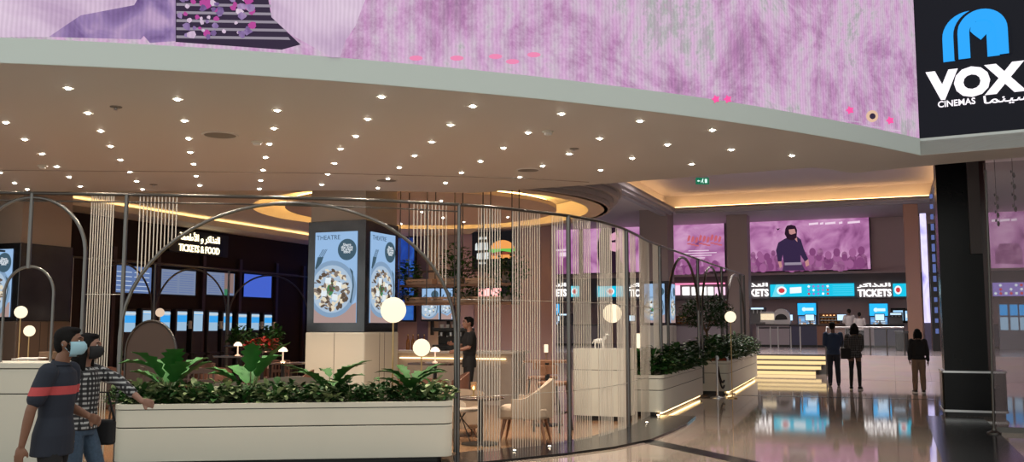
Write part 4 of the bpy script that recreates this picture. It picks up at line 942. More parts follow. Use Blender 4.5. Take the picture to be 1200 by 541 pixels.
for i, (px, z, w_, h_, n) in enumerate(((474, z2 + .03, .50, .55, 150), (531, z2 + .03, .75, .9, 260), (590, z2 + .03, .9, .7, 260), (542, z1 + .03, .55, .55, 140), (590, z1 + .03, .55, .6, 140), (474, z1 + .03, .35, .5, 120))):
    s = onl(h0, V2d, px, 2.5); q = h0 + V2d * s + U2 * .2
    r = shrub('trailing green plant on the hanging shelf, %s' % ['upper left end', 'upper board by the tall post', 'upper right end', 'lower board by the tall post', 'lower right end', 'lower left end'][i], (q.x, q.y, z), w_, .36, h_, n, .11, [leaf_m, leaf_d], [4, 3], 'plants on the hanging shelf', name='potted_plant', seed=120 + i)
    m = MB(); m.lathe([(.09, 0), (.12, .16), (.11, .16), (.085, .02)], n=16); m.build('pot', mat('clay_grey', (.25, .2, .18), .6), r, smooth=40)
# ================================================================ seating
velvet = mat('brown_leather', (.13, .055, .035), .5, noise=.2); dkfab = mat('dark_brown_fabric', (.045, .028, .024), .8); gryf = mat('olive_grey_fabric', (.09, .085, .07), .85, noise=.2)
oak = mat('walnut_wood', (.20, .09, .045), .4, noise=.3, nscale=15); beige = mat('beige_upholstery', (.38, .28, .20), .75)
whiteshell = mat('white_shell', (.45, .38, .31), .4)
def tub_chair(label, loc, rz, seatm, legm, group=None, w=.56, sc=1.):
    r = thing('dining_chair', label, 'chair', loc, rz, group)
    m = MB(); m.prism(rrect(-w / 2, w / 2, -.26, .26, .10), .40, .48); m.build('seat', seatm, r, smooth=40, bevel=.02)
    m = MB(); n = 14; rs = []
    for i in range(n + 1):
        a = R(-10) + (pi + R(20)) * i / n; x, y = (w / 2 + .02) * cos(a), .24 * sin(a) + .02; hh = .66 + .16 * max(0, sin(a)) ** .8; k = .88
        rs.append([(x, y, .44), (x, y, hh), (x * k, y * k, hh), (x * k, y * k, .44)])
    m.rings(rs); m.build('backrest', seatm, r, smooth=50)
    for sx in (-1, 1):
        for sy in (-1, 1):
            m = MB(); m.cyl((sx * w * .36, sy * .18, .41), (sx * w * .44, sy * .24, 0), .018, .012, 8); m.build('leg', legm, r, smooth=50)
    if sc != 1: r.scale = (sc,) * 3
    return r
def slat_chair(label, loc, rz, mt, group=None):
    r = thing('dining_chair', label, 'chair', loc, rz, group)
    m = MB(); m.prism(rrect(-.22, .22, -.22, .22, .04), .43, .47); m.build('seat', mt, r, smooth=40, bevel=.01)
    for sx in (-1, 1):
        m = MB(); m.tube([(sx * .20, -.2, .43), (sx * .21, -.22, 0)], .017, 8); m.build('leg', mt, r, smooth=50)
        m = MB(); m.tube([(sx * .20, .26, .90), (sx * .20, .21, .45), (sx * .21, .24, 0)], .018, 8); m.build('leg', mt, r, smooth=50)
    m = MB(); m.box((0, .25, .86), (.40, .03, .10)); m.box((0, .235, .68), (.40, .02, .06))
    for k in range(4): m.box((-.12 + k * .08, .24, .64), (.02, .018, .34))
    m.build('backrest', mt, r, bevel=.004); return r
def table(label, loc, rad, h, topm, group=None, round_=True):
    r = thing('dining_table', label, 'table', loc, RZ, group)
    m = MB()
    if round_: m.lathe([(rad - .02, h - .035), (rad, h - .025), (rad, h - .008), (rad - .01, h)], n=36)
    else: m.prism(rrect(-rad, rad, -rad * .7, rad * .7, .04), h - .035, h)
    m.build('tabletop', topm, r, smooth=40)
    m = MB(); m.cyl((0, 0, .02), (0, 0, h - .03), .035); m.build('column', black, r, smooth=50)
    m = MB(); m.lathe([(.26, 0), (.26, .012), (.05, .03)], n=28); m.build('foot', black, r, smooth=40); return r
def table_lamp(label, loc, h=.30, group='small lamps on the restaurant tables'):
    r = thing('table_lamp', label, 'lamp', loc, 0, group); k = h / .3
    m = MB(); m.lathe([(.05 * k, 0), (.05 * k, .012 * k), (.014 * k, .03 * k), (.012 * k, .20 * k)], n=20); m.build('stem', emit('lit_stem', (1, .62, .42), 1.2), r, smooth=50)
    m = MB(); m.lathe([(.085 * k, .20 * k), (.085 * k, .225 * k), (.05 * k, .27 * k), (.01 * k, .285 * k)], n=24); m.build('lamp_shade', emit('lit_shade', (1, .72, .48), 2.4), r, smooth=50)
    light('glow', 'POINT', (0, 0, .18 * k), 14, (1, .6, .35), .05, r); return r
def globe_lamp(label, px, py, d, rad, zfoot, es, group='globe lamps', en=25, gm=None):
    c = D(px, py, d); r = thing('globe_lamp', label, 'lamp', (c.x, c.y, zfoot), 0, group); z = c.z - zfoot
    m = MB(); m.ell((0, 0, z), rad, 28); m.build('globe', gm or globe_m, r, smooth=80)
    m = MB(); m.cyl((0, 0, .01), (0, 0, z - rad + .01), .011, n=10); m.build('pole', brass, r, smooth=50)
    m = MB(); m.lathe([(.12, 0), (.12, .015), (.02, .03)], n=24); m.build('foot', brass, r, smooth=40)
    return r
globe_lamp('largest round globe lamp on a thin pole in front of the screen pillar', 461, 363, 12.4, .168, .006, 4)
globe_lamp('small globe lamp over the right end of the foreground planter', 494, 407, 13.6, .125, .006, 4)
globe_lamp('upper globe lamp at the far left beside the small arch', 24.5, 365.5, 15.5, .10, .006, 4)
globe_lamp('lower globe lamp at the far left above the counter box', 34.5, 387.5, 15.9, .092, .006, 4)
globe_lamp('dim small globe lamp before the ticket kiosks', 187.5, 366, 20.5, .095, .006, 2, gm=emit('dim_globe_glass', (.75, .55, .40), 1.0))
globe_lamp('globe lamp behind the dense strands', 717.5, 367, 19.0, .19, .006, 4)
globe_lamp('globe lamp over the planter beside the steps', 856, 371, 21.5, .127, .006, 4)
for (px, py, d, h, lab) in ((748, 399, 19.5, .30, 'lit upright cylinder lamp behind the strands, in front of the far pillar'), (640, 408, 24., .2, 'short lit cylinder lamp far behind the strands')):
    c = D(px, py, d); r = thing('cylinder_lamp', lab, 'lamp', (c.x, c.y, .006), 0); z = c.z - .006
    m = MB(); m.cyl((0, 0, z - h / 2), (0, 0, z + h / 2), .05, n=20); m.build('lamp_shade', globe_m, r, smooth=50)
    m = MB(); m.cyl((0, 0, .02), (0, 0, z - h / 2), .012, n=8); m.build('pole', brass, r, smooth=50); m = MB(); m.lathe([(.12, 0), (.12, .012), (.02, .02)], n=20); m.build('foot', brass, r, smooth=40)
# foreground set at the strands
fz = .006
T = D(563, 470, 13.1); r = table('round dark low table with a candle lamp beside the strands', (T.x, T.y, fz), .34, .64, mat('dark_tabletop', (.05, .03, .025), .15))
c = D(555, 462, 13.1); rr = thing('candle_lamp', 'small candle lamp on the low round table behind the strands', 'lamp', (c.x, c.y, fz + .641), 0)
m = MB(); m.lathe([(.05, 0), (.05, .012), (.012, .02), (.012, .08), (.04, .09)], n=18); m.build('stand', brass, rr, smooth=50)
m = MB(); m.lathe([(.038, .088), (.042, .20), (.038, .20), (.035, .09)], n=18); m.build('glass_shade', mat('smoky_glass', (.8, .6, .4), .1, trans=.8), rr, smooth=50)
m = MB(); m.ell((0, 0, .12), (.014, .014, .026), 12); m.build('flame', emit('candle_flame', (1, .55, .2), 20), rr, smooth=60)
# upholstered armchair with splayed wooden legs
c = D(607, 470, 13.3); ra_ = thing('lounge_armchair', 'beige rounded lounge armchair with walnut legs behind the dense strands', 'armchair', (c.x + .10, c.y, fz), R(-98))
m = MB(); m.prism(rrect(-.36, .36, -.36, .34, .14), .34, .50); m.build('seat', beige, ra_, smooth=45, bevel=.04)
m = MB(); rs = []
for i in range(21):
    a = R(-25) + (pi + R(50)) * i / 20; x, y = .42 * cos(a), .38 * sin(a) + .02; hh = .62 + .26 * max(0, sin(a)) ** 1.3
    rs.append([(x, y, .36), (x * 1.04, y * 1.04, hh * .8), (x * 1.02, y * 1.02, hh), (x * .86, y * .86, hh), (x * .84, y * .84, .40)])
m.rings(rs); m.build('backrest', beige, ra_, smooth=60)
for sx in (-1, 1):
    for sy in (-1, 1): m = MB(); m.tube([(sx * .26, sy * .24, .36), (sx * .33, sy * .32, 0)], [.028, .014], 10); m.build('leg', oak, ra_, smooth=50)
c = D(541, 490, 13.4); rs_ = thing('shell_chair', 'pale shell chair with crossed wire legs beside the tall post', 'chair', (c.x, c.y, fz), R(75))
m = MB(); m.prism(rrect(-.24, .24, -.24, .24, .14), .42, .45); m.build('seat', whiteshell, rs_, smooth=50, bevel=.012)
m = MB(); rs = []
for i in range(15):
    a = R(0) + pi * i / 14; x, y = .26 * cos(a), .22 * sin(a) + .02; hh = .50 + .12 * sin(a); rs.append([(x, y, .43), (x, y, hh), (x * .93, y * .93, hh), (x * .93, y * .93, .43)])
m.rings(rs); m.build('backrest', whiteshell, rs_, smooth=50)
for sx in (-1, 1):
    for sy in (-1, 1): m = MB(); m.tube([(-sx * .06, -sy * .06, .42), (sx * .20, sy * .20, 0)], .008, 6); m.build('leg', dkmetal, rs_, smooth=50)
# high stools and table behind the curved strands
def stool(label, loc, rz, mt, sm):
    r = thing('bar_stool', label, 'bar stool', loc, rz, 'high stools behind the curved strands')
    m = MB(); m.prism(rrect(-.21, .21, -.20, .20, .06), .70, .76); m.build('seat', sm, r, smooth=40, bevel=.015)
    m = MB(); rs = [[(.22 * cos(a), .20 * sin(a) + .01, z) for z in (.86, 1.0)] + [(.19 * cos(a), .17 * sin(a) + .01, z) for z in (1.0, .86)] for a in [pi * i / 12 for i in range(13)]]; m.rings(rs); m.build('backrest', sm, r, smooth=50)
    for sx in (-1, 1):
        for sy in (-1, 1): m = MB(); m.cyl((sx * .16, sy * .15, .70), (sx * .23, sy * .22, 0), .016, n=8); m.build('leg', mt, r, smooth=50)
        m = MB(); m.cyl((sx * .2, .17, .75), (sx * .2, .17, .88), .01, n=6); m.build('back_support', mt, r)
    m = MB(); m.tube([(-.2, -.19, .28), (.2, -.19, .28), (.2, .19, .28), (-.2, .19, .28), (-.2, -.19, .28)], .009, 6); m.build('foot_ring', mt, r); return r
for (px, d, z_, lab) in ((648, 14.7, 60, 'brown bar stool right behind the strands, beside the white console'), (636, 16.3, -40, 'brown bar stool farther behind the strands')):
    c = D(px, 440, d); stool(lab, (c.x, c.y, fz), R(z_), dkmetal, oak)
c = D(641, 420, 15.6); table('high square walnut table between the two bar stools', (c.x, c.y, fz), .34, 1.05, oak, round_=False)
# cream console behind the strands
a = F(671, 492, 0).xy; s_ = onl(a, V2d, 734, .6)
r = thing('cream_console', 'cream waist-high console cabinet behind the dense strands', 'cabinet', (a.x, a.y, fz), RZ); hC = D(700, 409, a.y - .2).z
m = MB(); m.prism(rrect(.04, s_ - .04, .04, .56, .05), 0, .08); m.build('plinth', black, r)
m = MB(); m.prism(rrect(0, s_, 0, .6, .07), .08, hC * .70); m.build('lower_panel', cream, r, smooth=40)
m = MB(); m.prism(rrect(.01, s_ - .01, .01, .59, .07), hC * .70 - .001, hC * .70 + .012); m.build('shadow_gap', seam, r)
m = MB(); m.prism(rrect(0, s_, 0, .6, .07), hC * .70 + .011, hC); m.build('upper_panel', cream, r, smooth=40)
c = a + V2d * s_ * .42 + U2 * .3; r = thing('horse_figurine', 'small white animal figurine on the cream console', 'figurine', (c.x, c.y, hC + fz + .002), RZ)
fig = mat('figurine_white', (.75, .73, .7), .4)
m = MB(); m.ell((0, 0, .13), (.10, .04, .045), 14)
for x in (-.07, .07):
    for y in (-.02, .02): m.cyl((x, y, .12), (x * 1.1, y, .0), .014, .009, 8)
m.tube([(.07, 0, .14), (.12, 0, .21), (.12, 0, .23)], [.03, .02, .02], 8); m.ell((.145, 0, .235), (.04, .016, .018), 10); m.tube([(-.09, 0, .15), (-.13, 0, .08)], [.012, .006], 6)
m.build('figurine_body', fig, r, smooth=70)
m = MB(); m.cyl((.115, -.01, .24), (.115, -.012, .262), .006, .002, 6); m.cyl((.115, .01, .24), (.115, .012, .262), .006, .002, 6); m.build('ears', fig, r)
# restaurant floor furniture
cells = []
def place(px, d): c = D(px, 400, d); return (c.x, c.y, fz)
lampspots = [(189, 21.2, .78, 'table lamp farthest left, above the bright broad-leaf plant'), (279, 19.8, 1.0, 'table lamp in the middle of the dark seating area'), (332, 18.0, .93, 'table lamp nearest the beige screen pillar'), (510, 17.2, .95, 'table lamp right of the small globe lamp')]
for i, (px, d, h, lab) in enumerate(lampspots):
    x, y, z = place(px, d); table('dark table under the %s' % lab.replace('table lamp', 'lamp', 1), (x, y, z), .42, h, mat('dark_tabletop', (.05, .03, .025), .15), 'dark tables in the restaurant', round_=i % 2 == 0)
    table_lamp('small lit ' + lab, (x, y, z + h + .002), .30)
chairs = [(128, 14.6, 20, dkfab, 't', 'dark high-backed tub chair left of the planter, by the tall post'), (150, 16.4, -60, dkfab, 's', 'dark slatted chair at the left behind the broad-leaf plant'), (236, 15.8, 15, dkfab, 's', 'dark slatted chair in the middle of the dark seating area'), (255, 18.6, 200, velvet, 't', 'brown tub chair near the middle table lamp'),
    (303, 17.0, 100, velvet, 't', 'brown tub chair left of the lamp nearest the pillar'), (352, 17.4, -80, velvet, 't', 'brown tub chair tucked beside the beige pillar'), (212, 20.6, 70, dkfab, 't', 'dark tub chair right of the leftmost table lamp'), (168, 19.8, -70, dkfab, 't', 'dark tub chair left of the leftmost table lamp'),
    (300, 21.4, 10, velvet, 't', 'brown tub chair far back before the last kiosks'), (484, 16.2, 100, velvet, 't', 'reddish brown tub chair behind the small globe lamp'), (533, 16.4, -80, velvet, 't', 'reddish brown tub chair left of the tall post'), (505, 14.7, 180, velvet, 't', 'reddish brown tub chair facing the bar, nearest the planter end'), (225, 23.0, 200, dkfab, 't', 'dark tub chair in the farthest row before the kiosks'),
    (262, 17.2, 120, velvet, 't', 'brown tub chair between the second broad-leaf plant and the middle lamp'), (322, 19.6, -20, velvet, 's', 'brown slatted chair in front of the red-flowered table'), (200, 18.2, 160, velvet, 't', 'brown tub chair behind the arched partition, on its right'), (238, 20.6, -40, velvet, 't', 'brown tub chair in the third row before the kiosks'), (345, 21.5, 90, dkfab, 't', 'dark tub chair far back beside the pillar'), (135, 18.6, 60, velvet, 't', 'brown tub chair far left behind the arched partition')]
for px, d, rz, mt, k, lab in chairs:
    (tub_chair if k == 't' else (lambda l, p, a, m_, *_: slat_chair(l, p, a, m_, 'chairs in the restaurant')))(lab, place(px, d), R(rz), mt, dkmetal, 'chairs in the restaurant') if k == 't' else slat_chair(lab, place(px, d), R(rz), mt, 'chairs in the restaurant')
def sofa(label, px, d, rz, w, mt, h=.78):
    r = thing('lounge_sofa', label, 'sofa', place(px, d), R(rz), 'curved sofas in the restaurant')
    m = MB(); m.prism(rrect(-w / 2, w / 2, -.34, .34, .12), .14, .44); m.build('seat', mt, r, smooth=45, bevel=.04)
    m = MB(); rs = []
    for i in range(25):
        a = R(0) + pi * i / 24; x, y = (w / 2 + .04) * cos(a), .36 * sin(a) + .02; hh = .56 + (h - .56) * sin(a) ** .6 if 0 < i < 24 else .56; k = .9
        rs.append([(x, y, .12), (x, y, hh), (x * k, y * k, hh), (x * k, y * k, .3)])
    m.rings(rs); m.build('backrest', mt, r, smooth=60)
    for sx in (-1, 1):
        for sy in (-1, 1): m = MB(); m.cyl((sx * (w / 2 - .15), sy * .26, .15), (sx * (w / 2 - .12), sy * .28, 0), .02, .014, 8); m.build('leg', oak, r, smooth=50)
    return r
sofa('olive grey curved sofa behind the light green broad-leaf plant', 282, 13.8, 170, 1.0, gryf, .82)
sofa('olive grey curved sofa against the beige pillar side', 347, 14.9, 185, 1.3, gryf, .84)
sofa('beige rounded sofa behind the small globe lamp', 526, 14.2, 188, 1.0, beige, .70)
sofa('orange-red armchair between the two concourse planters', 832, 23.4, 200, .9, mat('orange_fabric', (.55, .11, .04), .7), .85)
# arched partition
c = place(177, 17.5); r = thing('arched_partition', 'low arched mesh partition standing among the dark chairs', 'partition', c, RZ)
w, h = .60, D(177, 376, 17.5).z; pts = [(-w, 0)] + [(-w * cos(pi * i / 20), h - w * 1.0 + w * 1.0 * sin(pi * i / 20)) for i in range(21)] + [(w, 0)]
m = MB(); m.tube([(x, 0, z) for x, z in pts], .022, 8); m.build('frame', dkmetal, r, smooth=50)
m = MB(); flat(m, [(x * .97, z) for x, z in pts], 0, th=.006); m.build('mesh_panel', mat('brown_mesh', (.045, .028, .022), .6), r)
# red bags and flowers on the far table
c = place(308, 19.2); r = table('dark table with red poinsettias before the last kiosks', c, .40, 1.12, mat('dark_tabletop', (.05, .03, .025), .15), 'dark tables in the restaurant')
shrub('red-flowered plant on the far dark table', (c[0], c[1], fz + 1.122), .62, .5, .26, 160, .12, [mat('red_bract', (.45, .02, .015), .5), leaf_m], [5, 3], 'plants on the far tables', name='potted_plant', seed=200)
c = place(283, 22.6); table('dark high table with a leafy plant in front of the kiosks', c, .40, 1.15, mat('dark_tabletop', (.05, .03, .025), .15), 'dark tables in the restaurant'); shrub('green plant on the high table in front of the kiosks', (c[0], c[1], fz + 1.152), .55, .45, .50, 160, .14, [leaf_m, leaf_d], [4, 3], 'plants on the far tables', name='potted_plant', seed=201)
c = place(318, 24.2); table('dark high table with a leafy plant before the tenth kiosk', c, .38, 1.15, mat('dark_tabletop', (.05, .03, .025), .15), 'dark tables in the restaurant'); shrub('green plant on the high table before the tenth kiosk', (c[0], c[1], fz + 1.152), .55, .45, .50, 160, .14, [leaf_m, leaf_d], [4, 3], 'plants on the far tables', name='potted_plant', seed=202)
# downlights in the round ceiling recess
disc0 = None
for i, (px, py) in enumerate(((494, 248), (519, 255), (543, 260), (595, 254), (517, 235), (440, 250), (400, 250), (360, 238), (390, 262), (470, 262))):
    v = D(px, py, 20.); dv = (Vector((v.x, v.y, v.z)) - Vector((0, 0, EYE))); t = (ZR + .02 - EYE) / dv.z; q = Vector((0, 0, EYE)) + dv * t
    if (q.xy - RC).length > RI - .1: q = Vector((RC.x + (i - 5) * .6, RC.y - 1.0, 0))
    if disc0 is None: disc0 = make_downlight('recessed spotlight in the round lit ceiling recess', 'spotlights in the round ceiling recess', 60, 170); o = disc0
    else: o = copy_tree(disc0)
    o.location = (q.x, q.y, ZR + .019); o['label'] = 'recessed spotlight in the round lit ceiling recess, placed %s of ten' % ORD[i]
# tree in terracotta pot
c = place(829, 24.3); r = thing('potted_tree', 'bushy potted tree between the arches of the concourse screen', 'tree', c, 0)
m = MB(); m.lathe([(.22, 0), (.30, .5), (.32, .52), (.29, .52), (.27, .46)], n=28); m.build('pot', mat('terracotta', (.45, .16, .08), .6), r, smooth=40)
m = MB(); m.tube([(0, 0, .4), (.03, .02, 1.0), (-.02, 0, 1.55)], [.045, .035, .03], 8)
for a in range(6): m.tube([(-.02, 0, 1.45), (.3 * cos(a), .3 * sin(a), 1.9)], [.02, .008], 6)
m.build('trunk', mat('bark', (.16, .10, .06), .8), r, smooth=60)
m = MB(); rg = random.Random(77)
for i in range(1500):
    a = rg.uniform(0, 6.28); el = rg.uniform(-.9, 1.2); q = rg.random() ** .33; x, y, z = .72 * q * cos(a) * cos(el), .72 * q * sin(a) * cos(el), 1.93 + .48 * q * sin(el)
    leaf(m, (x, y, z), (rg.uniform(-1, 1), rg.uniform(-1, 1), rg.uniform(-.5, .8)), .10, .03, .5, 0, 2)
m.build('foliage', leaf_d, r, smooth=80)
# rope stanchions beside the planter
def stanchion(label, p, h=.95):
    r = thing('rope_stanchion', label, 'stanchion', p, 0, 'chrome stanchions beside the planter')
    m = MB(); m.lathe([(.17, 0), (.17, .015), (.05, .035), (.03, .05)], n=28); m.build('foot', steel, r, smooth=40)
    m = MB(); m.lathe([(.025, .04), (.025, h - .05), (.035, h - .04), (.035, h - .01), (.02, h)], n=16); m.build('pole', steel, r, smooth=40); return r
pa, pb = F(841, 466, 0), F(853.5, 461, 0)
stanchion('chrome rope stanchion nearest the second planter', pa); stanchion('chrome rope stanchion against the end of the third planter', pb)
r = thing('barrier_rope', 'black rope hanging slack between the two chrome stanchions', 'rope', pa, 0)
dv = pb - pa; m = MB()
for zz, sag in ((.90, .72), (.86, .55)): m.tube([tuple(dv * t + Vector((0, 0, zz - sag * (1 - (2 * t - 1) ** 2)))) for t in [(.08 + .84 * i / 14) for i in range(15)]], .022, 8)
m.build('rope', mat('black_rope', (.01, .01, .01), .8), r, smooth=60)
m = MB(); m.box(dv * .08 + Vector((0, 0, .89)), (.04, .04, .06)); m.box(dv * .92 + Vector((0, 0, .89)), (.04, .04, .06)); m.build('clips', steel, r)
# restaurant room light: wall-hugging warm glow comes from its lamps
# ================================================================ concourse: video walls and signs on the back wall
def bw_frame(px, py, off=.06):
    o = B0 - U2 * off; s = onl(o, V2d, px, 5 if py < 330 else 3); q = o + V2d * s; return q, D(px, py, q.y).z
crowd = screen_mat('mauve_video_picture', [(.28, (.20, .05, .17)), (.45, (.44, .17, .38)), (.6, (.60, .30, .52)), (.78, (.72, .45, .64))], .9, 8, .95, 0, .8, voro=0)
crowd_d = screen_mat('dark_mauve_crowd', [(.3, (.15, .03, .12)), (.5, (.27, .09, .22)), (.7, (.40, .18, .33))], 2.5, 5, .95, 0, .5)
skin_p = emit('portrait_skin', (.52, .25, .24), 1.); shirt_p = emit('portrait_dark_shirt', (.035, .02, .06), 1.); hair_p = emit('portrait_hair', (.022, .008, .02), 1.); capt = emit('caption_white', (.85, .65, .80), 1.)
def add(p_, nm, pts, mt, y): m = MB(); flat(m, pts, y, th=.006); return m.build(nm, mt, p_)
def crowd_row(p_, w, z, r, seed, x0=None, x1=None):
    rg = random.Random(seed); x = (x0 if x0 is not None else -w / 2) ; m = MB(); k = 0; xe = x1 if x1 is not None else w / 2
    while x < xe - r:
        rr = r * rg.uniform(.7, 1.15); x += rr * .9; zz = z + rg.uniform(-.1, .15)
        if x + rr > xe: break
        flat(m, [(x + rr * .62 * cos(a), zz + rr * .8 * sin(a)) for a in [2 * pi * i / 12 for i in range(12)]], -.030 - .0005 * (k % 12), k % 3)
        b = zz - rr * .6; flat(m, [(max(-w / 2, x - rr), .0), (min(w / 2, x + rr), 0), (min(w / 2, x + rr * .95), b * .8), (x + rr * .4, b), (x - rr * .4, b), (max(-w / 2, x - rr * .95), b * .8)], -.026 - .0005 * (k % 9), (k + 1) % 3)
        x += rr * .6; k += 1
    m.build('crowd_picture', [crowd_d, emit('crowd_tone', (.33, .11, .27), 1.), emit('crowd_tone_dark', (.22, .06, .18), 1.)], p_)
r, w, h, pm = back_thing('video_screen', 'wide mauve video screen showing a bearded figure in a dark shirt before a crowd', 'video screen', 878.5, 1020, 254, 316.5, bw_frame, crowd, 'display', .3, .12, 'mauve video screens on the back wall', black, .05)
X = lambda px: (px - 949.2) / (1020 - 878.5) * w; Z = lambda py: (317 - py) / (317 - 255.) * h
crowd_row(pm, w, h * .30, .28, 3); crowd_row(pm, w, h * .20, .32, 14); crowd_row(pm, w, h * .08, .36, 4)
fg = lambda nm, pts, mt, y: add(pm, nm, [(X(a), max(0, Z(b))) for a, b in pts], mt, y)
fg('shirt_picture', [(913, 306), (911, 293), (914, 284), (921, 280), (928, 277), (936, 277), (941, 281), (944, 292), (949, 304), (945, 307), (940, 299), (940, 309), (920, 309), (919, 298), (917, 306)], shirt_p, -.045)
fg('arm_picture', [(913, 306), (917, 306), (918, 312), (915, 314)], skin_p, -.052); fg('arm_picture', [(945, 307), (949, 304), (950, 311), (946, 313)], skin_p, -.052); fg('trousers_picture', [(920, 309), (941, 309), (945, 317), (918, 317)], emit('trousers_picture', (.06, .03, .08), 1.), -.050)
fg('neck_picture', [(931.5, 276), (936, 276), (937, 284), (935, 282)], skin_p, -.052); fg('belt_picture', [(921, 307.5), (941, 307.5), (941, 310.5), (921, 310.5)], emit('belt_grey', (.30, .25, .32), 1.), -.056)
fg('hair_picture', [(923, 268), (925, 264.5), (930, 263.5), (935, 265), (937, 270), (936, 279), (931, 282), (925, 280), (922, 274)], hair_p, -.060)
fg('face_picture', [(927, 269), (934, 268.5), (935.5, 274), (933, 276.5), (928, 276)], skin_p, -.066); fg('beard_picture', [(926.5, 273.5), (930, 275), (935.5, 273.5), (935, 279), (930, 281.5), (926.5, 278.5)], hair_p, -.072)
fg('bird_picture', [(911, 266), (913, 267.5), (917, 267), (914, 269.5)], hair_p, -.04)
for a, b in ((951, 962), (964, 968), (970, 982), (986, 990), (996, 1010)): fg('caption_picture', [(a, 262.5), (b, 261.8), (b, 264.2), (a, 264.8)], capt, -.04)
r, w, h, p_ = back_thing('video_screen', 'mauve video screen with a ragged title and birds, left of the wide figure screen', 'video screen', 789.5, 849.5, 261, 318, bw_frame, crowd, 'display', .3, .12, 'mauve video screens on the back wall', black, .05)
crowd_row(p_, w, h * .16, .28, 5); crowd_row(p_, w, h * .05, .32, 15); rg = random.Random(2); m = MB()
for i in range(9):
    x = -w * .22 + i * w * .075; z = h * (.62 - .02 * (i % 3)); flat(m, [(x, z), (x + .14, z + .06), (x + .2, z + .30), (x + .1, z + .38), (x + .02, z + .2)], -.03, th=.005); flat(m, [(x, z - .16), (x + .22, z - .18), (x + .22, z - .10), (x, z - .08)], -.034, th=.005)
m.build('title_picture', emit('rust_title', (.55, .12, .16), 1.), p_)
m = MB()
for k, (a, b) in enumerate(((-.2, .2), (-.38, .35), (-.2, .25), (-.1, .12))): flat(m, [(w * a, h * (.42 - k * .05)), (w * b, h * (.42 - k * .05)), (w * b, h * (.425 - k * .05) + .03), (w * a, h * (.425 - k * .05) + .03)], -.036, th=.005)
m.build('caption_picture', capt, p_)
r, w, h, p_ = back_thing('video_screen', 'mauve video screen with the close-up of a bearded face, behind the strands', 'video screen', 684, 750, 263, 319, bw_frame, crowd, 'display', .3, .12, 'mauve video screens on the back wall', black, .05)
hx = lambda px: (px - 717) / 66 * w; hz = lambda py: (319 - py) / 56. * h
for nm, pts, mt, y in (('hair_picture', [(706, 264), (722, 263.5), (726, 275), (724, 300), (733, 313), (731, 319), (704, 319), (700, 290)], hair_p, -.03), ('face_picture', [(715, 275), (722, 272), (726, 280), (727, 290), (722, 298), (715, 296)], emit('portrait_face', (.70, .36, .48), 1.), -.036), ('eye_picture', [(717, 282), (723, 281), (722, 284), (718, 284)], hair_p, -.042), ('beard_picture', [(714, 293), (722, 295), (727, 292), (728, 306), (722, 314), (712, 312)], hair_p, -.042)):
    add(p_, nm, [(hx(a), hz(b)) for a, b in pts], mt, y)
r, w, h, p_ = back_thing('video_screen', 'mauve video screen with small white lettering, leftmost on the back wall', 'video screen', 634, 678, 267, 321, bw_frame, crowd, 'display', .3, .12, 'mauve video screens on the back wall', black, .05)
crowd_row(p_, w, h * .25, .5, 9); m = MB()
for k, (a, b, z, t) in enumerate(((-.1, .3, .50, .05), (0, .3, .38, .12), (-.38, -.25, .85, .05))): flat(m, [(w * a, h * z), (w * b, h * z), (w * b, h * z + t * 2), (w * a, h * z + t * 2)], -.036, th=.005)
m.build('caption_picture', capt, p_)
r, w, h, p_ = back_thing('video_screen', 'mauve video screen with a car shape, seen right of the black column', 'video screen', 1161, 1245, 245, 313.5, bw_frame, crowd, 'display', .3, .12, 'mauve video screens on the back wall', black, .05)
add(p_, 'car_picture', [(-w * .44, h * .08), (-w * .05, h * .06), (-w * .05, h * .30), (-w * .10, h * .42), (-w * .36, h * .42), (-w * .43, h * .28)], crowd_d, -.03); crowd_row(p_, w, h * .12, .5, 12, 0)
for a, b in ((-.46, -.36), (-.34, -.20), (-.18, -.10)): add(p_, 'caption_picture', [(w * a, h * .80), (w * b, h * .81), (w * b, h * .85), (w * a, h * .84)], capt, -.034)
